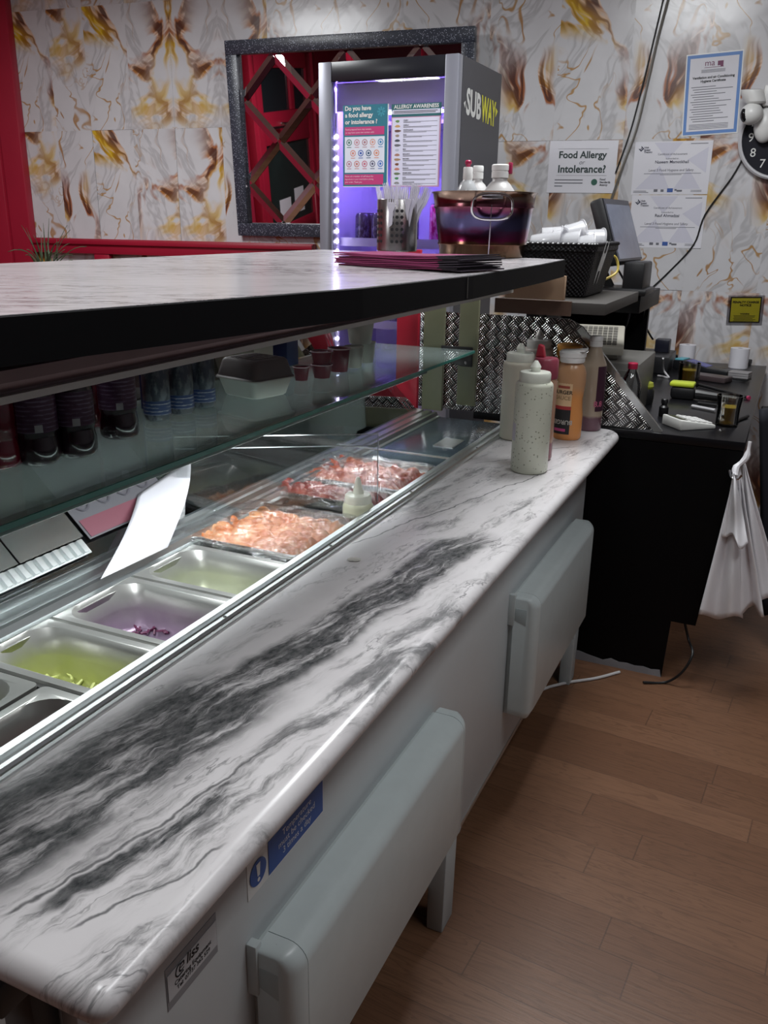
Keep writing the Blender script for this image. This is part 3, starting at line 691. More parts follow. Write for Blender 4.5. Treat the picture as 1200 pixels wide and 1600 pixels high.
def meat_tray(x0, x1, y0, y1, h, colA, colB, seed, label, mlabel):
    zr = .792; rn = random.Random(seed)
    mb = MB(); rings = []
    for (ins, rad, dz) in [(0, .02, -.004), (0, .02, 0), (.010, .016, 0), (.018, .016, -.03), (.026, .014, -.034)]:
        rings.append([(x, y, zr+dz) for x, y in rrect(x0+ins, y0+ins, x1-ins, y1-ins, rad, 4)])
    n = len(rings[0]); fs = []
    for k in range(len(rings)-1):
        for i in range(n): j = (i+1) % n; fs.append((k*n+i, k*n+j, (k+1)*n+j, (k+1)*n+i))
    fs.append(tuple(range((len(rings)-1)*n, len(rings)*n)))
    mb.add([p for r in rings for p in r], fs); o = mb.build('meat_tray', STEEL, smooth=50); tag(o, label, 'food tray', 'film wrapped meat trays')
    mb = MB(); bumps = [(rn.uniform(x0+.02, x1-.02), rn.uniform(y0+.02, y1-.02), rn.uniform(.010, .026), rn.uniform(.35, 1)) for _ in range(190)]
    def hh(x, y):
        z = 0
        for bx, by, br, bh in bumps:
            q = ((x-bx)**2+((y-by)*1.3)**2)/(br*br)
            if q < 1: z = max(z, bh*math.sqrt(1-q))
        e = min(1, min(x-x0-.016, x1-.016-x, y-y0-.016, y1-.016-y)/.02); return z*h*max(0, e)
    fn = lambda u, v: (x0+.018+u*(x1-x0-.036), y0+.018+v*(y1-y0-.036), zr-.02+hh(x0+.018+u*(x1-x0-.036), y0+.018+v*(y1-y0-.036)))
    mb.grid(fn, 110, 100)
    g = N('meat_'+colA); nz = g.noise(g.coord(), 26, 5, .65, .8); n2 = g.noise(g.coord(), 90, 3)
    g.set(col=g.mix(g.ss(nz, .36, .64), lin(colA), lin(colB)), rough=.28); g.bump(n2, .35, .004)
    q = mb.build('marinated_meat', g.m, smooth=60); tag(q, mlabel, 'meat', kind='stuff')
    mb = MB(); fl = lambda u, v: (x0-.006+u*(x1-x0+.012), y0-.006+v*(y1-y0+.012), zr+.006+.5*hh(min(max(x0+u*(x1-x0), x0+.02), x1-.02), min(max(y0+v*(y1-y0), y0+.02), y1-.02))+.003*math.sin(23*u+7*v)*math.sin(11*v+3*u)-.018*max(0, abs(u-.5)-.46)/.04-.018*max(0, abs(v-.5)-.46)/.04)
    mb.grid(fl, 40, 40); mb.build('cling_film', FILM, o, smooth=60)
    return o
meat_tray(-1.04, -.752, 1.272, 1.528, .026, 'e2a878', 'cb7643', 5, 'film wrapped tray of pale orange chicken beside the open pans', 'pale orange marinated chicken pieces in the nearest wrapped tray')
meat_tray(-1.06, -.752, 1.606, 1.724, .034, 'a4473a', '7c2b2a', 9, 'film wrapped tray of dark red meat, middle of the three wrapped trays', 'dark red marinated meat in the middle wrapped tray')
meat_tray(-1.07, -.752, 1.736, 1.975, .030, 'b5623f', '8f3d30', 12, 'film wrapped tray of reddish brown meat farthest along the well', 'reddish brown spiced meat in the farthest wrapped tray')
# squeezy sauce bottle standing in the well
t = thing('squeeze_bottle', 'small squeezy bottle of pale cream sauce standing in the well by the rail', 'bottle', (-.779, 1.566, .655))
SAUCE = M('cream_sauce_plastic', 'd9dcc0', .35, var=.04)
mb = MB(); mb.lathe([(.030, 0), (.033, .006), (.033, .150), (.030, .158), (.026, .160)], t.location, 28); mb.build('body', SAUCE, t, smooth=50)
mb = MB(); z = t.location+Z*.158; mb.lathe([(.029, 0), (.029, .012), (.026, .018), (.012, .020), (.009, .034), (.005, .052), (.003, .056)], z, 28); mb.build('nozzle_cap', M('clear_cap', 'e9ecdd', .25, var=.02), t, smooth=40)
# leaning paper, its shape widened to take in its reflection in the glass, acrylic divider
def onpane(px, py, off):
    p0 = G0+go*off; o_ = V((0, 0, EYE)); d = fwd*CF+rgt*(px-600)-upv*(py-800); return o_+d*((p0-o_).dot(go)/d.dot(go))
q00, q10 = at(157, 905, z=.806), at(262, 855, z=.806); q01, q11 = onpane(216, 772, -.012), onpane(298, 716, -.012)
mb = MB()
def pf(u, v): return (q00*(1-u)+q10*u)*(1-v)+(q01*(1-u)+q11*u)*v+go*(-.010*math.sin(PI*v)*(.4+u))+V((0, .012*math.sin(PI*v), 0))
mb.grid(pf, 12, 12); o = mb.build('paper_sheet', PAPER, solid=.0006, smooth=60); tag(o, 'plain white paper sheet leaning on the display glass above the pans', 'paper')
a0, a1 = V((-.762, 1.628, .79)), V((-1.10, 1.37, .80)); dd = (a1-a0); 
mb = MB(); nrm = V((dd.y, -dd.x, 0)).normalized()*.003
mb.prism([a0, a1, a1+Z*.16, a0+Z*.16], nrm); 
o = mb.build('acrylic_divider', ACRYL, smooth=0); tag(o, 'clear acrylic divider panel standing across the wrapped meat trays', 'divider')
mb = MB(); e = .002
for (p, q) in ((a0+Z*.16, a1+Z*.16), (a0+Z*.01, a0+Z*.16), (a0+Z*.135, a1+Z*.135)): mb.tube([p+nrm*.5, q+nrm*.5], .0012, 5, 1)
mb.build('polished_edge', M('acrylic_edge', 'd9dfe2', .2), o)
# customer-side allergen poster on the outside of the display glass, seen from behind
def gposter():
    pts = [(.035, 1.095), (.035, 1.34), (.285, 1.34), (.285, 1.095)]
    mb = MB(); mb.prism([gp(t_, y_, -.009) for t_, y_ in pts], go*.001); o = mb.build('allergen_poster', M('poster_back_grey', '56555a', .6), smooth=0)
    tag(o, 'faded allergen icon poster on the display glass beside the paper sheet', 'poster')
    mb = MB(); mb.prism([gp(t_, y_, -.0105) for t_, y_ in ((.038, 1.10), (.038, 1.335), (.075, 1.335), (.075, 1.10))], go*.0005); mb.build('pink_band', M('poster_pink_back', '6b3a46', .6), o)
    mb = MB(); mb.prism([gp(t_, y_, -.0105) for t_, y_ in ((.25, 1.10), (.25, 1.335), (.28, 1.335), (.28, 1.10))], go*.0005)
    mb.build('pink_band', M('poster_pink_back', '6b3a46', .6), o)
    mb = MB()
    for r_ in range(3):
        for c_ in range(4):
            c = gp(.105+r_*.048, 1.13+c_*.055+(.02 if r_ == 1 else 0), -.0112); a1_ = gn; a2_ = Y; vs = []
            for k in range(20): a = 2*PI*k/20; vs += [c+(a1_*math.cos(a)+a2_*math.sin(a))*.017, c+(a1_*math.cos(a)+a2_*math.sin(a))*.013]
            mb.add(vs, [(2*k, 2*((k+1) % 20), 2*((k+1) % 20)+1, 2*k+1) for k in range(20)])
            mb.lathe([(.006, 0), (.006, .0003)], c, 8, axis=go)
    mb.build('icon_ring', M('icon_back', '4a484f', .6), o)
gposter()
# ================================================================ raised ledge over the counter
EDGE = [(-.2, -.66, 1.312), (.15, -.625, 1.3075), (.505, -.596, 1.303), (.754, -.573, 1.299), (1.10, -.544, 1.294), (1.53, -.532, 1.292), (2.0, -.536, 1.294), (2.26, -.541, 1.297)]
def slab_z(x, y):
    for (a, b) in zip(EDGE, EDGE[1:]):
        if y <= b[0] or b is EDGE[-1]:
            t = (y-a[0])/(b[0]-a[0]); xe = a[1]+(b[1]-a[1])*t; ze = a[2]+(b[2]-a[2])*t; break
    u = (xe-x)/(xe+1.285); return ze+(1.3015-ze)*max(0, min(1, u))
lg = thing('raised_ledge', 'raised marble pattern ledge with black front edge above the glass counter', 'ledge', (-.9, 1.0, 1.25))
mb = MB(); n = len(EDGE); TH = .041
top = [(x, y, z) for y, x, z in EDGE]; far = [(-1.285, y+(.075 if i == n-1 else 0), 1.3015) for i, (y, x, z) in enumerate(EDGE)]
vs = top+far+[(a, b, c-.004) for a, b, c in top]+[(a, b, c-.004) for a, b, c in far]; fs = []
for i in range(n-1): fs += [(i, n+i, n+i+1, i+1), (2*n+i, 2*n+i+1, 3*n+i+1, 3*n+i), (i, i+1, 2*n+i+1, 2*n+i), (n+i, 3*n+i, 3*n+i+1, n+i+1)]
fs += [(0, 2*n, 3*n, n), (n-1, 2*n-1, 4*n-1, 3*n-1)]
mb.add(vs, fs); mb.build('top_sheet', SLAB, lg, smooth=0)
mb = MB(); vs = []; fs = []
for (x, y, z), (fx, fy, fz) in zip(top, far): vs += [(x, y, z-.004), (fx, fy, fz-.004), (fx, fy, fz-TH), (x, y, z-TH)]
for i in range(n-1):
    for k in range(4): j = (k+1) % 4; fs.append((i*4+k, i*4+j, i*4+4+j, i*4+4+k))
fs += [(0, 1, 2, 3), (n*4-4, n*4-3, n*4-2, n*4-1)]
mb.add(vs, fs); mb.build('core_board', BLACK, lg, smooth=0)
mb = MB(); vs = []; fs = []
for (x, y, z) in top: vs += [(x, y, z-.0005), (x+.003, y, z-.0015), (x+.003, y, z-TH-.001), (x, y, z-TH)]
for i in range(n-1):
    for k in range(4): j = (k+1) % 4; fs.append((i*4+k, i*4+j, i*4+4+j, i*4+4+k))
fs += [(0, 1, 2, 3), (n*4-4, n*4-3, n*4-2, n*4-1)]
mb.add(vs, fs); mb.build('front_edging', M('black_edging', '08080b', .6, spec=.12), lg, smooth=0)
mb = MB(); mb.box((-.537, 1.497, 1.253), (-.5285, 1.500, 1.29)); mb.build('edging_joint', M('joint_grey', '3c3a38', .5), lg)
MB().box((-.705, 2.300, 1.192), (-.545, 2.318, 1.254)).build('wood_packer', M('bare_ply', 'a98c72', .7, var=.15, scale=12), lg, bevel=.001)

# ---------------------------------------------------------------- cutlery pot and forks
fp = at(620, 394, z=1.298); fz = slab_z(fp.x, fp.y)
t = thing('cutlery_pot', 'stainless steel cutlery pot with punched holes, full of clear forks', 'cutlery pot', (fp.x, fp.y, fz))
mb = MB(); R_, H_ = .0585, .142
mb.lathe([(R_-.003, 0), (R_, .003), (R_, H_-.002), (R_-.001, H_), (R_-.0025, H_-.002), (R_-.0025, .004)], t.location, 40); pot = mb.build('wall', mat_brushed('pot_steel', 'a9a6a6', .25, (160, 160, 2)), t, smooth=40)
mb = MB(); to = math.atan2(-fp.x, -fp.y)
for col in (-3.2, -2.2, -1.2, 1.6, 2.6, 3.6):
    for row in range(6):
        a = -PI/2+math.radians(12)+math.radians(13.5)*col; d = V((math.cos(a), math.sin(a), 0)); d = Mx.Rotation(math.radians(-24), 3, 'Z')@d
        mb.lathe([(.0046, 0), (.0046, .0006)], t.location+d*(R_-.0001)+Z*(.028+row*.0165), 10, axis=d)
mb.build('punched_holes', M('hole_dark', '18161c', .5), t)['kind'] = 'stuff'
def frosted(name, col, clear):
    g = N(name); g.n.remove(g.b); tr = g.new('ShaderNodeBsdfTransparent'); tr.inputs[0].default_value = (.95, .95, .97, 1); df = g.new('ShaderNodeBsdfPrincipled'); df.inputs['Base Color'].default_value = (*lin(col), 1); df.inputs['Roughness'].default_value = .15
    mx = g.new('ShaderNodeMixShader'); mx.inputs[0].default_value = 1-clear; g.t.links.new(tr.outputs[0], mx.inputs[1]); g.t.links.new(df.outputs[0], mx.inputs[2]); g.t.links.new(mx.outputs[0], g.out.inputs[0]); return g.m
CLEARP = frosted('clear_plastic', 'd9d6e2', .2)
mb = MB()
mb.prism([(-.005, 0, 0), (.005, 0, 0), (.006, 0, .085), (-.006, 0, .085)], (0, .0018, 0)); mb.prism([(-.006, 0, .085), (.006, 0, .085), (.011, 0, .105), (.011, 0, .112), (-.011, 0, .112), (-.011, 0, .105)], (0, .0018, 0))
for k in range(4): x = -.0095+k*.00633; mb.prism([(x-.0016, 0, .112), (x+.0016, 0, .112), (x+.0008, 0, .150), (x-.0008, 0, .150)], (0, .0018, 0))
fork0 = mb.build('plastic_fork', CLEARP, loc=(0, 0, 0), smooth=0)
tag(fork0, 'clear plastic fork standing tines up in the punched steel pot', 'fork', 'clear forks in the cutlery pot')
rn = random.Random(4)
for k in range(26):
    o = fork0 if k == 0 else fork0.copy()
    if k: COL.objects.link(o)
    a = rn.uniform(0, 2*PI); rr = .045*math.sqrt(rn.uniform(.05, 1)); o.location = t.location+V((rr*math.cos(a), rr*math.sin(a), .010+rn.uniform(0, .012)+.018))
    o.rotation_euler = (rn.uniform(-.12, .12)-.42*rr/.043*math.sin(a), rn.uniform(-.1, .1)+.42*rr/.043*math.cos(a), rn.uniform(-.7, .7))
# ---------------------------------------------------------------- pile of flat purple paper bags
A, B, C = at(524, 413, z=1.297), at(690, 423, z=1.296), at(722, 413, z=1.296)
ux = (B-A).normalized(); uy = V((-ux.y, ux.x, 0)); L = (B-A).length
BAG = M('purple_paper', '8a2c5c', .55, var=.18, scale=14); BAGD = M('dark_paper_end', '2d2430', .6, var=.2)
rn = random.Random(2)
for k in range(8):
    z = 1.2985+k*.0031; j = rn.uniform(-.006, .006); j2 = rn.uniform(-.004, .004); W_ = .15
    t = thing('paper_bag', 'flat purple paper bag in the pile beside the cutlery pot', 'paper bag', tuple(A+ux*(L/2)+V((0, 0, 0))), 0, 'purple paper bags on the ledge'); t.location.z = z
    RM[t.name] = Mx.Translation(t.location)
    def bagsheet(u0, u1, nu=10):
        def fn(u, v):
            s = u0+(u1-u0)*u; d = v*W_; p = A+ux*(s*L+j)+uy*(d+j2); zz = z+.0008*math.sin(9*s+k)+.0006*k*max(0, s-.85)*4; return V((p.x, p.y, zz))
        vs_t = [fn(i/nu, jv/6) for jv in range(7) for i in range(nu+1)]; m = MB(); N_ = len(vs_t)
        m.add(vs_t+[p-Z*.0024 for p in vs_t], [])
        w = nu+1
        for jv in range(6):
            for i in range(nu): q = (jv*w+i, jv*w+i+1, (jv+1)*w+i+1, (jv+1)*w+i); m.f += [q, tuple(x+N_ for x in q[::-1])]
        rim = [i for i in range(w)]+[r*w+nu for r in range(1, 7)]+[6*w+i for i in range(nu-1, -1, -1)]+[r*w for r in range(5, 0, -1)]
        for i in range(len(rim)): a_, b_ = rim[i], rim[(i+1) % len(rim)]; m.f.append((a_, a_+N_, b_+N_, b_))
        return m
    bagsheet(0, .97).build('sleeve', BAG, t); bagsheet(.971, 1.13+.01*rn.random(), 4).build('folded_end', BAGD, t)
# ---------------------------------------------------------------- steel tub with bottles
bp = at(755, 404, z=1.296); bz = slab_z(bp.x, bp.y)+.0005; c0 = V((bp.x, bp.y+.0, bz))+V((-.03, .075, 0))
t = thing('steel_tub', 'steel tub with painted-in purple reflections and side ring handle holding sauce bottles', 'tub', tuple(c0))
mb = MB(); h = .158
pr = [(.098, 0), (.1, .003), (.1035, .028), (.106, .030), (.1065, .033), (.105, .036), (.1150, .118), (.1175, .120), (.118, .124), (.1165, .127), (.1205, h-.004), (.1235, h-.002), (.1245, h), (.1225, h+.001), (.119, h-.003), (.097, .004)]
pr = [(a*1.10, b) for a, b in pr]; mb.lathe(pr, c0, 56); mb.build('bucket_wall', mat_tub_reflections(), t, smooth=50)
hd = V((math.sin(math.radians(27)), -math.cos(math.radians(27)), 0)); hs = V((-hd.y, hd.x, 0)); hc = c0+hd*.1345+Z*.122
def ring(c, w, hh, r, n=40):
    pts = []
    for k in range(n+1):
        a = 2*PI*k/n; cx, cz = math.cos(a), math.sin(a); sx = w*math.copysign(abs(cx)**.62, cx); sz = hh*math.copysign(abs(cz)**.75, cz)
        pts.append(c+hs*sx+(Z*.98+hd*.18)*sz)
    return pts
mb = MB(); mb.tube(ring(hc+hd*.004, .050, .031, .003), .0032, 8, 1); mb.build('ring_handle', CHROME, t)
mb = MB(); mb.obox(hc+hd*-.001+Z*.024, hs*.026, hd*.002, Z*.006); mb.build('handle_plate', CHROME, t, bevel=.001)
mb = MB(); mb.obox(hc-hd*.0150-Z*.055, hs*.0012, hd*.003, Z*.06+hd*.0075); mb.build('seam', mat_brushed('seam_steel', 'b9aebb', .2), t)
def sauce_bottle(name, label, c, r, h, bodymat, capmat, neck=.36, shoulder=.70, group=None, cat='bottle', cap='flip', capr=None, liq=None, prof=None):
    """round squeezy bottle: body with rounded shoulder, ribbed neck, cap"""
    c = V(c); t = thing(name, label, cat, tuple(c), 0, group); nr = r*neck if not capr else capr*.85
    pr = prof or [(r*.86, 0), (r*.97, .004), (r, .012), (r, h*shoulder*.8), (r*.99, h*shoulder*.92), (r*.9, h*shoulder), (r*.6, h*(shoulder+.085)), (nr, h*(shoulder+.12)), (nr, h*.87)]
    mb = MB(); mb.lathe(pr, c, 30); mb.build('body', bodymat, t, smooth=50)
    cr = capr or nr*1.15; z0 = pr[-1][1]-.004
    if cap == 'flip': pc = [(cr, 0), (cr, (h-z0)*.45), (cr*.93, (h-z0)*.47), (cr*.93, (h-z0)*.53), (cr, (h-z0)*.55), (cr, (h-z0)*.92), (cr*.9, h-z0)]
    elif cap == 'nozzle': pc = [(cr, 0), (cr, (h-z0)*.38), (cr*.95, (h-z0)*.44), (cr*.42, (h-z0)*.46), (cr*.36, (h-z0)*.62), (cr*.18, (h-z0)*.95), (cr*.1, h-z0)]
    elif cap == 'stub': pc = [(cr, 0), (cr, (h-z0)*.45), (cr*.94, (h-z0)*.55), (cr*.40, (h-z0)*.58), (cr*.40, (h-z0)*.72), (cr*.55, (h-z0)*.8), (cr*.34, h-z0)]
    else: pc = [(cr, 0), (cr*1.02, (h-z0)*.2), (cr, (h-z0)*.9), (cr*.9, h-z0)]
    mb = MB(); mb.lathe(pc, c+Z*z0, 28); mb.build('cap', capmat, t, smooth=40)
    return t
MILKY = M('milky_plastic', 'b9b7b6', .3, var=.05); PINKCAP = M('magenta_cap', 'a51f4c', .35)
HZ = c0.z+.006
tb = sauce_bottle('sauce_bottle', 'clear bottle with a red push cap in the left of the steel tub', c0+V((-.052, .012, .006)), .030, .215, M('clearish_plastic', 'a8aaac', .2), WPL, cap='push', shoulder=.74)
mb = MB(); q = c0+V((-.052, .012, .219)); mb.lathe([(.006, 0), (.0055, .006), (.0085, .010), (.0085, .016), (.005, .019)], q, 16); mb.build('push_top', PINKCAP, tb)
sauce_bottle('sauce_bottle', 'white capped bottle at the back of the steel tub', c0+V((-.046, .075, .006)), .034, .222, M('white_bottle', 'c5c3c2', .3), WPL, cap='flip', shoulder=.70)
tb = sauce_bottle('sauce_bottle', 'wide milky bottle with white cap and red flap in the tub', c0+V((.028, .035, .006)), .046, .222, MILKY, WPL, cap='flip', neck=.42, shoulder=.70)
mb = MB(); q = c0+V((.052, .045, .215)); mb.box(q-V((.004, .008, .010)), q+V((.004, .008, .018))); mb.build('flap', PINKCAP, tb, bevel=.002)

# ================================================================ drinks fridge
fx0, fx1, fy0, fy1, fz1 = -1.742, -1.180, 3.15, 3.64, 1.944
fr = thing('drinks_fridge', 'tall grey glass door drinks fridge with purple lights inside', 'fridge', ((fx0+fx1)/2, (fy0+fy1)/2, 0))
CAB = M('fridge_charcoal', '3d3d42', .38, var=.05); FRM = M('fridge_grey', '84858f', .35, metal=.3, var=.04); LIN = M('fridge_liner', 'c9c6da', .35, var=.02)
mb = MB(); w = .035
mb.box((fx0, fy0+.045, .08), (fx0+w, fy1, fz1)); mb.box((fx1-w, fy0+.045, .08), (fx1, fy1, fz1)); mb.box((fx0+w, fy1-w, .08), (fx1-w, fy1, fz1)); mb.box((fx0+w, fy0+.045, fz1-.05), (fx1-w, fy1-w, fz1)); mb.box((fx0+w, fy0+.045, .08), (fx1-w, fy1-w, .2)); mb.box((fx0+.03, fy0+.06, 0), (fx1-.03, fy1-.03, .08))
cabm = mb.build('cabinet', CAB, fr)
mb = MB(); l = .003
mb.box((fx0+w, fy0+.05, .2), (fx0+w+l, fy1-w, fz1-.05)); mb.box((fx1-w-l, fy0+.05, .2), (fx1-w, fy1-w, fz1-.05)); mb.box((fx0+w, fy1-w-l, .2), (fx1-w, fy1-w, fz1-.05)); mb.box((fx0+w, fy0+.05, fz1-.053), (fx1-w, fy1-w, fz1-.05)); mb.box((fx0+w, fy0+.05, .2), (fx1-w, fy1-w, .203)); mb.build('liner', LIN, fr)
dw = .052
mb = MB()
mb.box((fx0, fy0, .08), (fx0+dw, fy0+.042, fz1)); mb.box((fx1-dw, fy0, .08), (fx1, fy0+.042, fz1)); mb.box((fx0+dw, fy0, .08), (fx1-dw, fy0+.042, .16)); dm = mb.build('door', FRM, fr, bevel=.003)
MB().box((fx0+dw, fy0+.004, fz1-.066), (fx1-dw, fy0+.042, fz1)).build('door_header', M('header_black', '1d1e24', .3), dm, bevel=.002)
MB().box((fx0+dw, fy0+.018, .16), (fx1-dw, fy0+.022, fz1-.066)).build('door_glass', glass('door_glass', (.94, .93, .97), 1.0, .0), dm)
mb = MB(); mb.box((fx0+dw+.002, fy0+.046, fz1-.165), (fx1-dw-.002, fy0+.055, fz1-.068)); mb.build('light_box_panel', LIN, fr)
mb = MB(); mb.box((fx0+w+.01, fy0+.22, fz1-.2), (fx1-w-.01, fy1-w-.004, fz1-.185)); mb.build('fan_cover', LIN, fr)
LED = emis('led_violet', (.80, .74, 1.0), 30.0)
mb = MB(); mb.box((fx0+dw+.03, fy0+.058, fz1-.182), (fx1-dw-.03, fy0+.064, fz1-.166)); st = mb.build('led_strip', WPL, fr)
for k in range(12): MB().box((fx0+dw+.045+k*.0345, fy0+.053, fz1-.180), (fx0+dw+.057+k*.0345, fy0+.060, fz1-.171)).build('led', LED, st)
mb = MB(); mb.box((fx0+w+.003, fy0+.045, .25), (fx0+w+.020, fy0+.062, fz1-.17)); st = mb.build('led_strip', WPL, fr)
for k in range(34): MB().box((fx0+w+.016, fy0+.042, fz1-.258-k*.0385), (fx0+w+.0235, fy0+.050, fz1-.247-k*.0385)).build('led', LED, st)
SHELVES = (1.30, .98, .66, .36)
for zz in SHELVES:
    mb = MB()
    for k in range(14): x = fx0+w+.02+k*(fx1-fx0-2*w-.04)/13; mb.box((x-.0015, fy0+.09, zz-.004), (x+.0015, fy1-w-.01, zz))
    for y in (fy0+.09, fy0+.27, fy1-w-.012): mb.box((fx0+w+.006, y-.003, zz-.008), (fx1-w-.006, y+.003, zz-.002))
    mb.box((fx0+w+.006, fy0+.082, zz-.012), (fx1-w-.006, fy0+.086, zz+.02)); mb.build('wire_shelf', M('shelf_white', 'c8c4e0', .3), fr)
# lettering on the fridge side
dY = V((0, 1, 0)); mb = MB(); zt = 1.762; fy = fy0+.045
mb.text('SUB', (fx1+.0004, fy+.045, zt), dY-Z*.03, Z, width=.165, height=.092, bold=.035, off=.0004); o = mb.build('lettering', M('logo_white', 'c9c9c6', .5), cabm, smooth=0)
mb = MB(); mb.text('WAY', (fx1+.0004, fy+.215, zt-.006), dY-Z*.03, Z, width=.175, height=.092, bold=.035, off=.0004); mb.build('lettering', M('logo_yellow', 'd7d23c', .5), cabm, smooth=0)
mb = MB(); mb.prism([(fx1+.0006, fy+.385, zt+.055), (fx1+.0006, fy+.415, zt+.045), (fx1+.0006, fy+.385, zt+.02)], (.0004, 0, 0)); mb.build('arrow_mark', M('logo_yellow', 'd7d23c', .5), cabm, smooth=0)
mb = MB(); mb.prism([(fx1+.0006, fy+.035, zt+.015), (fx1+.0006, fy+.018, zt+.03), (fx1+.0006, fy+.035, zt+.04)], (.0004, 0, 0)); mb.build('arrow_mark', M('logo_white', 'c9c9c6', .5), cabm, smooth=0)
# cans and bottles inside
def can(label, c, r, h, matb, group, name='drink_can', band=None):
    c = V(c); t = thing(name, label, 'can', tuple(c), 0, group)
    mb = MB(); mb.lathe([(r*.78, 0), (r*.86, .002), (r, .010), (r, h-.014), (r*.84, h-.003)], c, 24); b = mb.build('body', matb, t, smooth=50)
    mb = MB(); mb.lathe([(r*.84, h-.003), (r*.85, h), (r*.80, h), (r*.78, h-.004), (.001, h-.004)], c, 24, cap=False); mb.lathe([(.008, 0), (.008, .0015)], c+Z*(h-.004), 10, sy=.6); mb.build('lid', CHROME, t, smooth=40)
    if band:
        mb = MB(); mb.lathe([(r+.0003, h*.12), (r+.0003, h*.55)], c, 24, cap=False); mb.build('printed_band', band, t, smooth=60)
    return t
def can_print(name, a, b, sc=60):
    g = N(name); n = g.noise(g.mapping(g.coord(), (1, 1, .5)), sc, 3, .6); g.set(col=g.mix(g.ss(n, .42, .58), lin(a), lin(b)), rough=.3, metal=.35); return g.m
cb = can_print('can_dark', '3a3844', '5c5868'); cc = can('dark drink can in the purple lit fridge', (fx0+.12, fy0+.15, SHELVES[0]+.0005), .033, .115, cb, 'dark cans on the fridge shelf', band=can_print('can_band', '32303c', '6a667c', 120))
for (x, y) in ((.19, .15), (.11, .225), (.18, .225), (.25, .225), (.125, .30), (.195, .30), (.265, .30)): dup(cc, (fx0+x, fy0+y, SHELVES[0]+.0005))
pk = can('bright pink patterned can at the right of the fridge shelf', (fx1-.118, fy0+.14, SHELVES[0]+.0005), .030, .150, can_print('can_pink', 'd21a86', 'f08cc8', 80), None)
lc = can('silvery drink can on a lower fridge shelf seen under the ledge', (fx0+.10, fy0+.14, SHELVES[1]+.0005), .033, .15, can_print('can_silver', '8d8a9c', 'c9c4dc'), 'silvery cans low in the fridge')
for zz in SHELVES[1:3]:
    for i in range(6):
        for j in range(2):
            if (zz, i, j) != (SHELVES[1], 0, 0): dup(lc, (fx0+.10+i*.073, fy0+.14+j*.085, zz+.0005))
# posters taped to the fridge door glass
def flat(name, label, cat, o, r, u, w, h, mat, th=.0006):
    """sheet hung with its top left corner at o"""
    o, r, u = V(o), V(r).normalized(), V(u).normalized(); nn = r.cross(u)
    mb = MB(); mb.prism([o, o+r*w, o+r*w-u*h, o-u*h], -nn*th); s = mb.build(name, mat, smooth=0); tag(s, label, cat); s['_'] = 0; del s['_']
    def rect(x, y, ww, hh, lay=1): return (lambda q: [q, q+r*ww, q+r*ww-u*hh, q-u*hh])(o+r*x-u*y+nn*(.0003*lay))
    return s, rect, (o, r, u, nn)
def patch(parent, name, mat, quads):
    mb = MB()
    for q in quads: mb.add(q, [tuple(range(len(q)))])
    return mb.build(name, mat, parent, smooth=0)
py = fy0+.0165
TEAL = M('poster_teal', '2a7487', .5, var=.02); PINK = M('poster_pink', 'c13a78', .5, var=.02); PALE = M('poster_pale', 'dfe2ee', .5, var=.02); GREEN = M('poster_green', '2c6268', .5, var=.02)
p0_, p1_ = at(536, 165, y=py), at(606, 163, y=py); pb_ = at(533, 291, y=py)
PW, PH = (p1_-p0_).length, (p0_-pb_).length
s, rect, (o, r, u, nn) = flat('allergy_poster', 'teal and pink food allergy question poster on the left of the fridge door', 'poster', p0_, X, Z, PW, PH, TEAL)
patch(s, 'white_border', WPL, [rect(PW, 0, .004, PH), rect(0, PH, PW+.004, .003)])
patch(s, 'pink_panel', PINK, [rect(PW*.04, PH*.265, PW*.89, PH*.10)]); patch(s, 'pink_panel', PINK, [rect(PW*.03, PH*.85, PW*.89, PH*.13)])
patch(s, 'pale_panel', PALE, [rect(PW*.04, PH*.385, PW*.90, PH*.445)])
mb = MB()
for i, q in enumerate(('Do you have', 'a food allergy', 'or intolerance ?')): mb.text(q, o+r*PW*.05-u*PH*(.065+i*.082)+nn*.0004, r, u, height=PH*.052, bold=.03)
mb.build('lettering', WPL, s, smooth=0)
mb = MB()
for i, q in enumerate(('Food prepared here may contain,', 'or may have come into contact with:')): mb.text(q, o+r*PW*.06-u*PH*(.305+i*.038)+nn*.0006, r, u, height=PH*.020)
for i, q in enumerate(('Please ask a member of staff about the', 'ingredients in your meal before placing', 'your order. Thank you.')): mb.text(q, o+r*PW*.05-u*PH*(.885+i*.036)+nn*.0006, r, u, height=PH*.019)
mb.build('small_lettering', M('pale_pink_ink', 'f2d3e2', .5), s, smooth=0)
cols = ['4a7a6a', 'c88a94', 'b07a80', 'd89a86', '3a86b8', 'd88a76', '2a56b0', '1f4a6c', 'd88a66', 'b87a90', 'c87a70', 'c86a80', '54506c', '2a6ac0']
k = 0
for row, cnt in enumerate((5, 4, 5)):
    for i in range(cnt):
        c = o+r*PW*(.14+(i+(.5 if cnt == 4 else 0))*.178)-u*PH*(.455+row*.133)+nn*.0006; mb = MB(); vs = []
        for q in range(18): a = 2*PI*q/18; d = r*math.cos(a)+u*math.sin(a); vs += [c+d*PW*.062, c+d*PW*.046]
        mb.add(vs, [(2*q, 2*((q+1) % 18), 2*((q+1) % 18)+1, 2*q+1) for q in range(18)])
        mb.add([c+(r*math.cos(2*PI*q/10)+u*math.sin(2*PI*q/10))*PW*.025 for q in range(10)], [tuple(range(10))])
        mb.add([c+r*sx*PW*.05-u*PW*(.085+dy) for sx, dy in ((-1, 0), (1, 0), (1, .012), (-1, .012))], [(0, 1, 2, 3)])
        mb.build('allergen_icon', M('icon_'+cols[k], cols[k], .5), s, smooth=0); k += 1
c = o+r*PW*.86-u*PH*.09+nn*.0006; mb = MB()
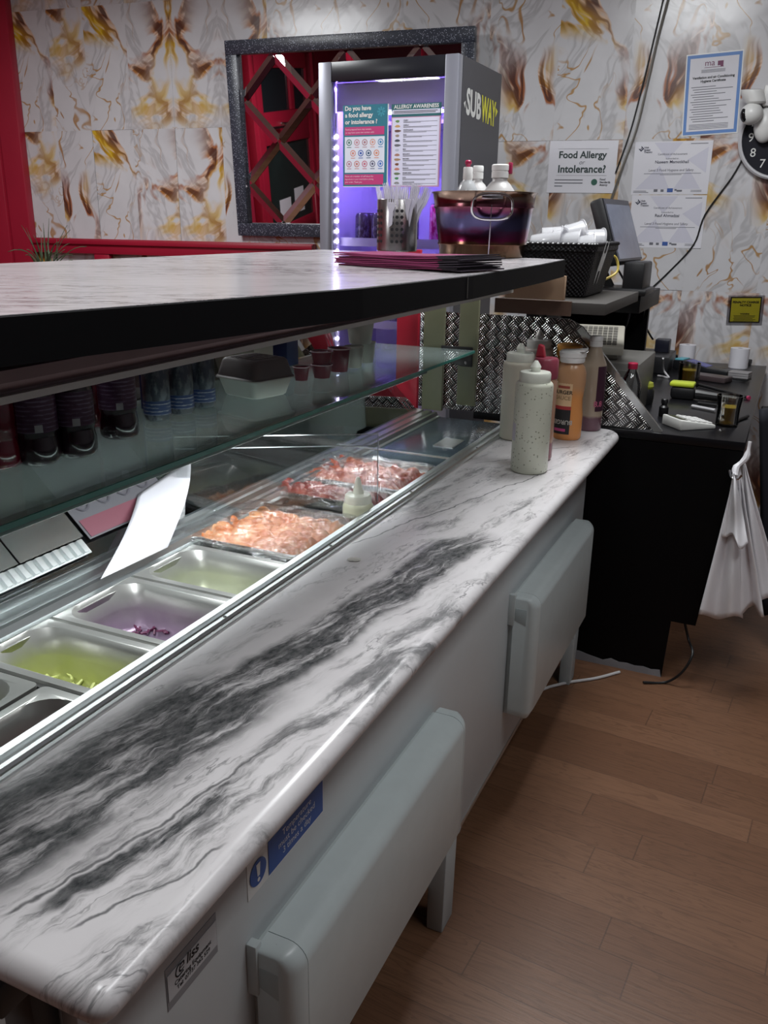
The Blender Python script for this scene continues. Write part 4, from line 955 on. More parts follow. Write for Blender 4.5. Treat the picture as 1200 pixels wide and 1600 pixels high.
for q in range(8): a = 2*PI*q/8; d = r*math.cos(a)+u*math.sin(a); e = r*-math.sin(a)+u*math.cos(a); mb.add([c+d*PW*.02+e*PW*.012, c+d*PW*.09+e*PW*.02, c+d*PW*.09-e*PW*.02, c+d*PW*.02-e*PW*.012], [(0, 1, 2, 3)])
mb.build('flower_mark', M('poster_light_teal', '3f93a6', .5), s, smooth=0)
p0_, p1_ = at(612, 163, y=py), at(690, 162, y=py); pb_ = at(608, 292, y=py)
PW, PH = (p1_-p0_).length, (p0_-pb_).length
s, rect, (o, r, u, nn) = flat('allergy_poster', 'white allergy awareness list poster with dark green heading on the fridge door', 'poster', p0_, X, Z, PW, PH, GREEN)
patch(s, 'pink_border', M('poster_soft_pink', 'c795b4', .5), [rect(0, PH*.155, PW, PH*.845)])
patch(s, 'pale_panel', M('poster_lilac', 'd9d8ec', .5, var=.02), [rect(PW*.02, PH*.165, PW*.95, PH*.82, 2), rect(PW*.02, PH*.07, PW*.96, PH*.052)])
mb = MB(); mb.text('ALLERGY AWARENESS', o+r*PW*.5-u*PH*.055+nn*.0006, r, u, width=PW*.9, align='C', bold=.02); mb.build('lettering', WPL, s, smooth=0)
heads = ['CELERY', 'CEREALS', 'CRUSTACEANS', 'EGGS', 'FISH', 'LUPIN', 'MILK', 'MOLLUSCS', 'MUSTARD', 'NUTS', 'PEANUTS', 'SESAME SEEDS', 'SOYA', 'SULPHUR DIOXIDE']
mb = MB(); m2 = MB()
for i, q in enumerate(heads):
    y = .19+i*.0575; mb.text(q, o+r*PW*.25-u*PH*(y+.012)+nn*.0008, r, u, height=PH*.014, bold=.02)
    for j in range(2): m2.add(rect(PW*.25, PH*(y+.020+j*.011), PW*(.68 if j == 0 else .35+.3*((i*37) % 10)/10), PH*.005, 3), [(0, 1, 2, 3)])
m2.add(rect(PW*.05, PH*.082, PW*.88, PH*.010, 3), [(0, 1, 2, 3)]); m2.add(rect(PW*.05, PH*.100, PW*.84, PH*.010, 3), [(0, 1, 2, 3)])
mb.build('heading_text', INK, s, smooth=0); m2.build('text_line', GREYINK, s, smooth=0)['kind'] = 'stuff'
mb = MB(); fc = ['6f8f5a', 'c9a06a', '6a4a40', '9a8a7a', '4a4e58', '6a6a70', 'b8bccc', 'a87a6a', 'a8886a', '7a4a30', 'c07a6a', '6a7a5a', '4a8a5a', '8a8a8a']
for i in range(14):
    c = o+r*PW*.13-u*PH*(.205+i*.0575)+nn*.0009; a_ = PW*(.05+.03*((i*7) % 3)/2); m3 = MB(); m3.add([c+r*math.cos(2*PI*q/9)*a_*(.7+.3*((q*5+i) % 3)/2)+u*math.sin(2*PI*q/9)*PH*.016 for q in range(9)], [tuple(range(9))]); m3.build('food_picture', M('food_'+fc[i], fc[i], .5), s, smooth=0)

# ================================================================ mirror on the back wall
def wsd(px, py, d): q = onwall(px, py, d)-WP-WN*d; return q.dot(WD), q.z
msl = (wsd(355, 65, .105)[0]+wsd(368, 368, .04)[0])/2; msr = wsd(743, 38, .105)[0]; mzb = wsd(368, 368, .04)[1]; mzt = (wsd(355, 65, .105)[1]+wsd(743, 38, .105)[1])/2
def MD(z): return .006+(z-mzb)*.075        # the mirror leans forward from the wall
mr = thing('wall_mirror', 'large wall mirror with diamond pattern glass and glittery dark frame behind the fridge', 'mirror', tuple(W((msl+msr)/2, mzb, .01)))
GLIT = mat_glitter(); fw = .062
for (a, b, c, d) in ((msl, msr, mzt-fw, mzt), (msl, msr, mzb, mzb+fw), (msl, msl+fw, mzb+fw, mzt-fw), (msr-fw, msr, mzb+fw, mzt-fw)):
    mb = MB(); mb.prism([W(a, c, MD(c)), W(b, c, MD(c)), W(b, d, MD(d)), W(a, d, MD(d))], WN*.035); mb.build('frame_side', GLIT, mr, bevel=.003)
MIR = N('mirror_silver').set(col=(.88, .84, .86), metal=1.0, rough=.01)
mb = MB(); mb.prism([W(msl+fw, mzb+fw, MD(mzb+fw)+.004), W(msr-fw, mzb+fw, MD(mzb+fw)+.004), W(msr-fw, mzt-fw, MD(mzt-fw)+.004), W(msl+fw, mzt-fw, MD(mzt-fw)+.004)], WN*.004); mb.build('mirror_glass', MIR, mr, smooth=0)
def bevel_strip(s0, z0, s1, z1, w=.026):
    mb = MB(); a, b = W(s0, z0, MD(z0)+.009), W(s1, z1, MD(z1)+.009); d = (b-a).normalized(); n = WN.cross(d)
    mb.add([a+n*w, a+WN*.0045, a-n*w, b+n*w, b+WN*.0045, b-n*w], [(0, 3, 4, 1), (1, 4, 5, 2), (0, 1, 2), (3, 5, 4)]); mb.build('bevel_strip', MIR, mr, smooth=0)
a0_, a1_, b0_, b1_ = msl+fw+.01, msr-fw-.01, mzb+fw+.005, mzt-fw-.005; ncol = 3; cw = (a1_-a0_)/ncol; rh = (b1_-b0_)/2
for i in range(ncol):
    for j in range(2):
        xm = a0_+cw*(i+.5); xl, xr = a0_+cw*i, a0_+cw*(i+1); zl_, zm, zh = b0_+rh*j, b0_+rh*(j+.5), b0_+rh*(j+1); e = .02
        bevel_strip(xl+.006, zm+.012, xm-.006, zh-.006); bevel_strip(xm+.006, zh-.006, xr-.006, zm+.012); bevel_strip(xl+.006, zm-.012, xm-.006, zl_+.006); bevel_strip(xm+.006, zl_+.006, xr-.006, zm-.012)

# ================================================================ papers on the back wall
def wall_sheet(name, label, cat, pxs, mat):
    """pxs: top-left, top-right, bottom-left corners as seen on the wall"""
    a, b, c = (onwall(*p, .003) for p in pxs); r = (b-a); u = (a-c); w, h = r.length, u.length; r.normalize(); u = (u-r*u.dot(r)).normalized()
    return flat(name, label, cat, a, r, u, w, h, mat)+(w, h)
s, rect, (o, r, u, nn), w, h = wall_sheet('allergy_notice', 'white food allergy or intolerance notice taped to the wall, first paper right of the fridge', 'notice', ((860, 220), (967, 219), (854, 301)), PAPER)
mb = MB(); mb.text('Food Allergy', o+r*w*.5-u*h*.33+nn*.0008, r, u, width=w*.70, align='C', bold=.025); mb.text('Intolerance?', o+r*w*.5-u*h*.605+nn*.0008, r, u, width=w*.70, align='C', bold=.025); mb.build('lettering', M('notice_green_ink', '2c3c3c', .6), s, smooth=0)
mb = MB(); mb.text('or', o+r*w*.5-u*h*.45+nn*.0008, r, u, height=h*.085, align='C', font_shear=.25); mb.build('lettering', GREYINK, s, smooth=0)
patch(s, 'small_print', GREYINK, [rect(w*.13, h*.155, w*.74, h*.004, 3), rect(w*.13, h*.66, w*.74, h*.004, 3)]+[rect(w*.11, h*(.74+.06*i), w*(.42 if i < 2 else .12), h*.018, 3) for i in range(3)])['kind'] = 'stuff'
mb = MB(); c = o+r*w*.70-u*h*.79+nn*.0008; vs = []
mb.add([c+(r*math.cos(2*PI*q/16)+u*math.sin(2*PI*q/16))*h*.062 for q in range(16)], [tuple(range(16))]); mb.build('agency_mark', M('agency_green', '2f5f50', .5), s, smooth=0)
mb = MB()
for i, q in enumerate(('Food', 'Standards', 'Agency')): mb.text(q, o+r*w*.78-u*h*(.755+i*.052)+nn*.0008, r, u, height=h*.038, bold=.02)
mb.build('agency_lettering', INK, s, smooth=0)
s, rect, (o, r, u, nn), w, h = wall_sheet('ventilation_certificate', 'blue bordered ventilation hygiene certificate, highest paper on the wall', 'certificate', ((1073, 86), (1163, 77), (1062, 214)), WPL)
patch(s, 'blue_border', M('cert_blue', '5d86c4', .5, var=.1), [rect(w*.02, h*.015, w*.96, h*.97)]); patch(s, 'page', PAPER, [rect(w*.075, h*.055, w*.85, h*.89, 2)])
PLUM = M('plum_ink', '6c2050', .5)
mb = MB(); mb.text('ma', o+r*w*.34-u*h*.155+nn*.0012, r, u, height=h*.075, bold=.0); mb.build('lettering', PLUM, s, smooth=0)
patch(s, 'logo_mark', PLUM, [rect(w*.56, h*.105, w*.10, h*.055, 4), rect(w*.61, h*.155, w*.05, h*.02, 4), rect(w*.33, h*.172, w*.34, h*.006, 4)])
mb = MB(); mb.text('Ventilation and air Conditioning', o+r*w*.5-u*h*.305+nn*.0012, r, u, width=w*.74, align='C', bold=.03); mb.text('Hygiene Certificate', o+r*w*.5-u*h*.350+nn*.0012, r, u, width=w*.44, align='C', bold=.03); mb.build('lettering', INK, s, smooth=0)
rn = random.Random(8); patch(s, 'small_print', GREYINK, [rect(w*.28, h*(.20+i*.014), w*.42, h*.006, 4) for i in range(3)]+[rect(w*(.12+.03*(i % 3)), h*(.40+i*.030), w*rn.uniform(.35, .72), h*.008, 4) for i in range(15)]+[rect(w*.12, h*(.86+i*.018), w*.7, h*.006, 4) for i in range(4)])['kind'] = 'stuff'
def hygiene(pxs, person, label):
    s, rect, (o, r, u, nn), w, h = wall_sheet('hygiene_certificate', label, 'certificate', pxs, PAPER)
    patch(s, 'pale_pattern', M('cert_lilac_grey', 'cfcedb', .6, var=.02), [[o+r*w*a-u*h*b+nn*.0003 for a, b in q] for q in (((.25, .02), (.62, .02), (.44, .35)), ((.70, .35), (.95, .12), (.95, .6)), ((.05, .9), (.35, .45), (.5, .9)), ((.55, .9), (.72, .5), (.9, .9)))])
    mb = MB(); mb.text('Certificate of Achievement', o+r*w*.5-u*h*.255+nn*.0008, r, u, width=w*.38, align='C'); mb.text('Level 3 Food Hygiene and Safety', o+r*w*.5-u*h*.56+nn*.0008, r, u, width=w*.58, align='C'); mb.text('is awarded to', o+r*w*.5-u*h*.335+nn*.0008, r, u, width=w*.16, align='C'); mb.build('lettering', GREYINK, s, smooth=0)
    mb = MB(); mb.text(person, o+r*w*.5-u*h*.41+nn*.0008, r, u, height=h*.055, align='C', bold=.01)
    for i, q in enumerate(('High', 'Speed', 'Training')): mb.text(q, o+r*w*.125-u*h*(.125+i*.043)+nn*.0008, r, u, height=h*.034, bold=.02)
    c = o+r*w*.085-u*h*.13+nn*.0008; a_ = h*.055; mb.add([c+u*a_, c+r*a_, c-u*a_, c-r*a_, c+u*a_*.45, c+r*a_*.45, c-u*a_*.45, c-r*a_*.45], [(0, 1, 5, 4), (1, 2, 6, 5), (2, 3, 7, 6)]); mb.add([c+u*a_*.25, c+r*a_*.25, c-u*a_*.25, c-r*a_*.25], [(0, 1, 2, 3)])
    mb.build('dark_lettering', M('navy_ink', '2a2c44', .5), s, smooth=0)
    patch(s, 'small_print', GREYINK, [rect(w*.15, h*.60, w*.74, h*.008, 3), rect(w*.36, h*.622, w*.28, h*.008, 3), rect(w*.72, h*.045, w*.22, h*.012, 3), rect(w*.03, h*.93, w*.17, h*.01, 3), rect(w*.03, h*.955, w*.2, h*.01, 3), rect(w*.78, h*.92, w*.14, h*.008, 3), rect(w*.78, h*.945, w*.14, h*.008, 3), rect(w*.30, h*.90, w*.05, h*.05, 3), rect(w*.39, h*.905, w*.04, h*.045, 3), rect(w*.57, h*.90, w*.03, h*.03, 3), rect(w*.60, h*.915, w*.07, h*.035, 3)])['kind'] = 'stuff'
    patch(s, 'blue_mark', M('mark_blue', '3a5aa0', .5), [rect(w*.475, h*.885, w*.075, h*.075, 3)])
hygiene(((993, 222), (1115, 219), (988, 304)), 'Naseem Mamotkhail', 'upper white food hygiene certificate, directly above its twin on the wall')
hygiene(((988, 305), (1105, 305), (983, 386)), 'Rauf Ahmadzai', 'lower white food hygiene certificate, half behind the till screen')
s, rect, (o, r, u, nn), w, h = wall_sheet('penalty_notice', 'small yellow penalty charge notice in a clear sleeve low on the wall', 'notice', ((1142, 464), (1191, 464), (1138, 504)), M('notice_black', '23231c', .5))
patch(s, 'yellow_field', M('notice_yellow', 'efe238', .45, var=.04), [rect(w*.04, h*.045, w*.92, h*.91)])
mb = MB(); mb.text('PENALTY CHARGE', o+r*w*.5-u*h*.24+nn*.0008, r, u, width=w*.84, align='C', bold=.04); mb.text('NOTICE', o+r*w*.5-u*h*.36+nn*.0008, r, u, width=w*.36, align='C', bold=.04); mb.text('WARNING', o+r*w*.5-u*h*.68+nn*.0008, r, u, width=w*.30, align='C', bold=.05); mb.build('lettering', INK, s, smooth=0)
patch(s, 'small_print', M('olive_ink', '5a5520', .6), [rect(w*(.14+.02*(i % 2)), h*(.72+i*.05), w*(.70-.04*(i % 3)), h*.020, 3) for i in range(5)])['kind'] = 'stuff'
mb = MB(); q = o-r*w*.08+u*h*.08+nn*.0015; mb.prism([q, q+r*w*1.16, q+r*w*1.16-u*h*1.16, q-u*h*1.16], nn*.0003); mb.build('clear_sleeve', glass('sleeve', (.95, .95, .96), .9, .02), s, smooth=0)
# ================================================================ goods on the glass shelf
def onshelf(px, py): q = at(px, py, z=SHZ); q.z = SHZ+.0005; return q
DARKJ = M('dark_juice', '1f0b16', .12, var=.3, scale=30, coat=.4); REDJ = M('red_juice', '5e0c1e', .12, var=.3, scale=30, coat=.4)
def label_mat(name, a, b, c):
    g = N(name); co = g.coord(); z = g.sep(co)[2]; n = g.noise(g.mapping(co, (40, 40, 160)), 1.0, 3, .6)
    ln = g.ss(g.math('SINE', g.math('ADD', g.math('MULTIPLY', z, 2*PI/.007), g.math('MULTIPLY', n, 5))), .2, .8)
    g.set(col=g.mix(g.math('MULTIPLY', ln, g.ss(n, .4, .6)), g.mix(g.noise(co, 12, 2), lin(a), lin(b)), lin(c)), rough=.4); return g.m
PLAB = label_mat('purple_label', '38203c', '451d38', '6f6078')
def juice(label, c, mat, r=.034, h=.205, lab=True):
    c = V(c); t = thing('juice_bottle', label, 'bottle', tuple(c), 0, 'juice bottles on the glass shelf')
    pr = [(r*.80, 0)]+[(r*v, zz) for v, zz in ((.97, .004), (1.02, .012), (1.0, .03), (.93, .044), (.93, .048), (.98, .052), (.98, .112), (.95, .116), (1.0, .126), (1.02, .140), (.9, .160), (.6, .172), (.42, .178), (.42, .190))]
    mb = MB(); mb.lathe(pr, c, 28); mb.build('body', mat, t, smooth=50)
    mb = MB(); mb.lathe([(r*.48, .186), (r*.5, .190), (r*.48, .205)], c, 24); mb.build('cap', DARKJ, t, smooth=40)
    if lab:
        mb = MB(); mb.lathe([(r*.985, .054), (r*.985, .110)], c, 28, cap=False); lb = mb.build('label', PLAB, t, smooth=60)
        a = math.atan2(-c.x, c.y)-.25; d = V((math.sin(a+.35), -math.cos(a+.35), 0)); e = V((-d.y, d.x, 0)); q = c+d*(r*.99)+Z*.061
        mb = MB(); mb.obox(q, e*.006, d*.0005, Z*.006); mb.build('price_patch', M('patch_grey', 'a9a9ad', .5), lb)
    return t
juice('dark purple juice bottle at the left end of the glass shelf, under the ledge', onshelf(63, 722), DARKJ)
juice('dark purple juice bottle with a pale square on its label, second of the front row', onshelf(121, 710), DARKJ)
juice('dark purple juice bottle standing next to the energy cans', onshelf(188, 682), DARKJ)
juice('red juice bottle cut by the picture edge, leftmost on the glass shelf', onshelf(2, 728), REDJ, lab=False)
for (px, py) in ((30, 690), (92, 680), (152, 664), (135, 640)): juice('dark red juice bottle in the back row behind the purple bottles', onshelf(px, py), REDJ, lab=False)
EB = can_print('energy_can', '454b55', '6f757c', 70); ES = M('energy_silver', '8e9499', .28, metal=.7)
for i, (px, py) in enumerate(((247, 655), (284, 645), (318, 635))):
    c = onshelf(px, py); t = can(('blue and silver slim can next to the dark juice bottle', 'blue and silver slim can between two others on the glass shelf', 'blue and silver slim can next to the foam burger box')[i], c, .0265, .168, EB, 'slim energy cans on the glass shelf')
    mb = MB(); mb.lathe([(.0267, .012), (.0267, .040)], c, 24, cap=False); mb.build('printed_band', label_mat('energy_label%d' % i, '2d4478', '3f5688', 'b5bcc8'), t, smooth=60)
c = onshelf(228, 640); mb = MB(); mb.box(c+V((-.012, .0, 0)), c+V((.012, .05, .16))); o = mb.build('tall_carton', M('blue_carton', '2a3568', .5), bevel=.001); tag(o, 'narrow tall blue carton between juice bottle and cans on the shelf', 'carton')
# foam burger box
c = onshelf(400, 616); 
def foam_box():
    t = thing('foam_box', 'closed foam burger box with shade-darkened ribbed lid and white base on the glass shelf', 'food box', tuple(c), 0)
    def shell(levels, name, mat):
        mb = MB(); rings = []
        for (hx, z, rad) in levels: rings.append([tuple(Mx.Rotation(math.radians(-14), 3, 'Z')@V((x, y, 0))+c+Z*z) for x, y in rrect(-hx, -hx*.95, hx, hx*.95, rad, 5)])
        n = len(rings[0]); fs = [(k*n+i, k*n+(i+1) % n, (k+1)*n+(i+1) % n, (k+1)*n+i) for k in range(len(rings)-1) for i in range(n)]
        fs += [tuple(range(n)), tuple(range((len(rings)-1)*n, len(rings)*n))]; mb.add([p for r in rings for p in r], fs); return mb.build(name, mat, t, smooth=35)
    shell([(.050, 0, .014), (.054, .003, .016), (.064, .038, .018), (.070, .040, .02), (.070, .0425, .02)], 'base', M('foam_white', 'd5d8d0', .5, var=.02))
    ld = shell([(.070, .043, .02), (.066, .046, .018), (.058, .078, .018), (.054, .083, .018), (.050, .084, .018)], 'lid', M('foam_shade', '6d6968', .55, var=.03))  # lid foam darkened in its colour for the shade on it
    mb = MB()
    for k in range(5):
        q = c+Mx.Rotation(math.radians(-14), 3, 'Z')@V((-.034+k*.016, 0, .0845)); a = Mx.Rotation(math.radians(-14), 3, 'Z')@V((0, .038, 0)); b = Mx.Rotation(math.radians(-14), 3, 'Z')@V((.004, 0, 0)); mb.obox(q, b, a, Z*.0012)
    mb.build('ribs', M('foam_shade', '6d6968', .55, var=.03), ld, bevel=.0006)
foam_box()
q = onshelf(365, 590); mb = MB(); mb.box(q+V((-.06, .02, .0)), q+V((.05, .11, .075))); o = mb.build('white_carton', M('carton_cream', 'b9b6a8', .6), bevel=.002); tag(o, 'plain cream carton behind the foam burger box', 'carton')
q = onshelf(425, 575); mb = MB(); mb.box(q+V((-.02, .03, 0)), q+V((.03, .09, .08))); o = mb.build('blue_pack', M('blue_pack', '24315e', .45), bevel=.002); tag(o, 'dark blue pack standing behind the foam box', 'pack')
# sauce cups
CUPR = M('red_sauce_cup', '6d3540', .22, var=.1); CUPW = M('white_cup', 'b9b9b0', .4, var=.03); RIM = M('cup_rim', 'b7a3a8', .25)
def cup(label, c, r, h, mat, group=None, sauce=True):
    c = V(c); t = thing('sauce_cup', label, 'cup', tuple(c), 0, group)
    mb = MB(); mb.lathe([(r*.74, 0), (r*.76, .002), (r*.96, h*.94), (r*.9, h*.94), (r*.72, .004)], c, 26); mb.build('wall', mat, t, smooth=40)
    mb = MB(); mb.lathe([(r*.95, h*.93), (r*1.03, h*.94), (r*1.03, h*.985), (r*.97, h)], c, 26, cap=False); mb.build('rim', RIM if mat is CUPR else CUPW, t, smooth=40)
    if sauce: mb = MB(); mb.lathe([(r*.9, h*.86), (r*.9, h*.88)], c, 26); mb.build('sauce', CUPR, t)
    return t
G_ = 'sauce cups on the glass shelf'
cup('small dark red sauce cup half behind the foam box', onshelf(471, 594), .021, .034, CUPR, G_)
q = onshelf(503, 590); cup('lower dark red sauce cup of the stacked pair', q, .027, .034, CUPR, G_); cup('upper dark red sauce cup of the stacked pair', q+Z*.0345, .0285, .033, CUPR, G_)
cup('tall dark red sauce cup behind the stacked pair', onshelf(530, 580), .030, .062, CUPR, G_)
q1, q2 = onshelf(553, 574), onshelf(572, 566)
cup('white paper cup next to the tall red sauce cup', q1, .027, .058, CUPW, 'white cups on the glass shelf', False); cup('white paper cup supporting the top cup, right of the pair', q2, .027, .058, CUPW, 'white cups on the glass shelf', False)
q = (q1+q2)/2; q.z = SHZ+.0595; cup('large white ribbed cup standing on two smaller white cups', q, .040, .066, CUPW, 'white cups on the glass shelf', False)

# ================================================================ sauce bottles on the marble worktop
def onwork(px, py): return at(px, py, z=TZ+.0005)
SPK = mat_speckle('herb_speckled_white', 'c6c8b8', '7d7f6a', 130, .34, rough=.35)
def fifo(label, c, r, h, mat, capm, stub='stub', lab=True):
    c = V(c); t = thing('sauce_bottle', label, 'bottle', tuple(c), 0, 'large sauce bottles on the marble worktop')
    mb = MB(); mb.lathe([(r*.9, 0), (r, .005), (r, h*.78), (r*.97, h*.80), (r*.90, h*.815), (r*.80, h*.82)], c, 36); b = mb.build('body', mat, t, smooth=50)
    mb = MB(); z = c+Z*h*.815; mb.lathe([(r*.82, 0), (r*.83, .001), (r*.83, .020), (r*.78, .024), (.012, .025), (.011, .028), (.013, .036), (.010, .042), (.004, h*.185)], z, 32); mb.build('nozzle_cap', capm, t, smooth=40)
    if lab:
        d = V((-.86, -.52, 0)); d = V((-c.x*.0-.80, -.60, 0)).normalized(); e = V((-d.y, d.x, 0)); q = c+d*(r+.0004)+Z*(h*.35); mb = MB()
        n = 6; vs = []; a0 = math.atan2(d.y, d.x)
        for k in range(n+1):
            a = a0-.22+.44*k/n; vs += [c+V((math.cos(a), math.sin(a), 0))*(r+.0006)+Z*(h*.29), c+V((math.cos(a), math.sin(a), 0))*(r+.0006)+Z*(h*.45)]
        mb.add(vs, [(2*k, 2*k+2, 2*k+3, 2*k+1) for k in range(n)]); mb.build('blank_label', M('label_lilac', 'b9b4bc', .5), b, smooth=60)
    return t
CAPC = M('clear_white_cap', 'd8dbd0', .25, var=.03)
c1 = onwork(826, 735); fifo('herb speckled white sauce bottle with blank label, nearest on the worktop', c1, .0455, .272, SPK, CAPC)
c2 = onwork(805, 684); fifo('cream sauce bottle behind the speckled one, beside the rail', c2, .046, .268, M('cream_bottle', 'bdb8a8', .35, var=.05), CAPC, lab=False)
c3 = at(844, 668, z=TZ+.0005); c3 = V((at(838, 600, y=2.56).x, 2.56, TZ+.0005)); fifo('pale clear capped sauce bottle at the back by the tread plate', c3, .044, .282, M('pale_bottle', 'b7b0a8', .35, var=.05), M('clear_grey_cap', 'c3c1bc', .2), lab=False)
c4 = onwork(851, 722)+V((-.022, .03, 0))
def two_tone(name, a, b, zc, w=.02):
    g = N(name); z = g.sep(g.coord('Generated'))[2]; n = g.noise(g.coord(), 18, 2); g.set(col=g.mix(g.ss(g.math('ADD', z, g.math('MULTIPLY', g.math('SUBTRACT', n, .5), .08)), zc-w, zc+w), lin(a), lin(b)), rough=.25); return g.m
t = sauce_bottle('sauce_bottle', 'tan squeezy bottle with red flip cap hidden behind the speckled bottle', c4, .031, .262, two_tone('ketchup_pink', '7c404a', 'a8826c', .22), M('dusty_red_cap', '8a3c4c', .35), cap='push', capr=.031, prof=[(.028, 0), (.031, .006), (.031, .205), (.029, .212), (.027, .216)])
mb = MB(); q = c4+Z*.25; mb.prism([q+V((-.030, 0, .012)), q+V((-.006, 0, .012)), q+V((-.012, 0, .040)), q+V((-.024, 0, .044))], (0, .02, 0)); mb.build('open_flap', M('ketchup_red', 'a3283a', .35), t, bevel=.002)
# burger sauce bottle: flattened oval body with waist
c5 = onwork(884, 688)+V((-.006, .028, 0)); t = thing('sauce_bottle', 'orange burger sauce bottle with white cap and dark label', 'bottle', tuple(c5), 0, 'large sauce bottles on the marble worktop')
OS = two_tone('burger_orange', 'd69052', 'b98d68', .62, .10); r = .041
mb = MB(); mb.lathe([(r*.86, 0), (r*.98, .006), (r, .014), (r*1.0, .070), (r*.93, .095), (r*.90, .115), (r*.97, .140), (r*1.04, .165), (r*1.02, .190), (r*.86, .208), (r*.70, .216), (r*.70, .222)], c5, 34, sy=.82); b = mb.build('body', OS, t, smooth=50)
mb = MB(); mb.lathe([(r*.80, .218), (r*.84, .221), (r*.84, .232), (r*.90, .234), (r*.92, .246), (r*.80, .250)], c5, 30); mb.obox(c5+V((.006, -.005, .250)), V((.032, 0, .004)), V((0, .022, 0)), Z*.003); mb.build('flip_cap', WPL, t, smooth=40, bevel=0)
fd = V((-.12, -1, 0)).normalized(); fe = V((-fd.y, fd.x, 0))
def wrap(c, r, a0, a1, z0, z1, sy=1.0, n=10, off=.0006):
    vs = []
    for k in range(n+1): a = a0+(a1-a0)*k/n; d = V((math.cos(a), math.sin(a)*sy, 0)); vs += [c+d*(r+off)+Z*z0, c+d*(r+off)+Z*z1]
    return MB().add(vs, [(2*k, 2*k+2, 2*k+3, 2*k+1) for k in range(n)])
def wtext(mb, s, c, r, amid, z, hgt, sy=1.0, flip=False, bold=.02):
    vs, fs = glyphs(s, bold, 0, 1); k = hgt/.7; x0 = min(p[0] for p in vs); x1 = max(p[0] for p in vs); out = []
    for p in vs:
        u = (p[0]-(x0+x1)/2)*k; w = p[1]*k
        if flip: u, w = -u, hgt-w
        a = amid+u/r; out.append(c+V((math.cos(a), math.sin(a)*sy, 0))*(r+.0012)+Z*(z+w))
    mb.add(out, fs)
AM = -PI/2-.28
wrap(c5, r*1.005, AM-.62, AM+.62, .018, .092, .82).build('dark_label', M('label_black', '1c1a1c', .45), b, smooth=60)
wrap(c5, r*1.012, AM-.62, AM+.62, .088, .098, .82).build('red_band', M('label_red', 'a82f32', .45), b, smooth=60)
wrap(c5, r*1.0, AM-.62, AM+.62, .098, .162, .82, off=.0012).build('cream_label', M('label_cream', 'd7b58c', .45), b, smooth=60)
mb = MB(); wtext(mb, 'BURGER', c5, r*1.02, AM, .132, .0105, .82); mb.build('lettering', M('label_ink', '241a16', .5), b, smooth=0)
mb = MB(); wtext(mb, 'SAUCE', c5, r*1.02, AM, .116, .0105, .82); mb.build('lettering', M('label_ink2', '9a7a58', .5), b, smooth=0)
mb = MB(); wtext(mb, 'BURGER', c5, r*1.02, AM, .046, .012, .82, True); mb.build('lettering', M('label_silver', 'b9b4ac', .5), b, smooth=0)
wrap(c5, r*1.015, AM-.5, AM+.35, .026, .034, .82, off=.0014).build('pink_mark', M('label_pink', 'c0457c', .45), b, smooth=60)
wrap(c5, r*1.02, AM-.4, AM+.45, .148, .155, .82, off=.0016).build('ribbon_mark', M('label_rust', 'a04a3a', .45), b, smooth=60)
c6 = at(885, 672, z=TZ+.0005)+V((0, .0, 0)); c6 = V((at(886, 600, y=2.572).x, 2.572, TZ+.0005)); OC = M('orange_cap', 'cf9140', .35)
sauce_bottle('sauce_bottle', 'orange capped sauce bottle behind the burger sauce, against the tread plate', c6, .040, .245, M('amber_sauce', 'c08a4a', .3), OC, cap='push', capr=.038, prof=[(.035, 0), (.040, .008), (.040, .19), (.034, .212), (.032, .216)])
c7 = onwork(926, 666); c7 = V((at(926, 600, y=2.555).x, 2.555, TZ+.0005))
t = sauce_bottle('sauce_bottle', 'tall cloudy bottle with white cap and dark purple label at the worktop corner', c7, .036, .276, two_tone('cloudy_brown', '6e4c58', 'aa9a88', .17, .02), WPL, cap='flip', prof=[(.032, 0), (.036, .005), (.036, .188), (.035, .196), (.0185, .236), (.0165, .242), (.0165, .250)], capr=.0185)
b = t.children[0]
wrap(c7, .036, -PI/2+.55, -PI/2+2.0, .060, .192).build('label', M('label_plum', '3a1a2c', .4), b, smooth=60)
mb = MB(); wtext(mb, '8.8', c7, .0365, -PI/2+.78, .075, .016); mb.build('lettering', M('label_pinkish', 'b9607c', .5), b, smooth=0)
# small pale scrap on the marble
q = onwork(553, 876); mb = MB(); mb.lathe([(.010, 0), (.013, .0015), (.011, .004), (.004, .006)], q, 16, sy=.5, xdir=(.9, .4, 0)); o = mb.build('onion_scrap', M('scrap', 'd8d6cf', .3)); tag(o, 'tiny pale onion scrap lying alone on the marble worktop', 'food scrap')

# ================================================================ black cash desk at the end of the counter
DZ = .795
dk = thing('cash_desk', 'tall black cash desk at the end of the counter, cluttered on top', 'desk', (-.35, 3.4, 0))
DB = M('desk_black', '050507', .5, var=.1, spec=.15)
mb = MB(); mb.prism([(-.64, 2.62, DZ-.025), (-.062, 2.62, DZ-.025), (-.062, 4.22, DZ-.025), (-.9, 4.15, DZ-.025), (-.9, 2.66, DZ-.025), (-.64, 2.66, DZ-.025)], (0, 0, .025)); mb.build('desk_top', M('desk_top_black', '131316', .28, var=.1, spec=.3), dk, bevel=.0015)
mb = MB(); mb.prism([(-.64, 2.62, 0), (-.2075, 2.62, 0), (-.20, 2.62, .20), (-.126, 2.62, .20), (-.0625, 2.62, .768), (-.64, 2.62, .768)], (0, .018, 0)); mb.build('front_board', DB, dk)
mb = MB(); mb.prism([(-.0625, 2.64, .768), (-.126, 2.64, .20), (-.14, 2.64, .20), (-.08, 2.64, .768)], (0, 1.5, 0)); mb.build('side_board', DB, dk)
MB().box((-.88, 3.6, 0), (-.2, 4.1, .77)).build('rear_carcass', DB, dk)
mb = MB(); rn = random.Random(6); pts = [(-.52, .0)]
for k in range(12): x = -.50+k*.026; pts.append((x, .018+rn.uniform(0, .018)*(1 if k < 6 else .5)))
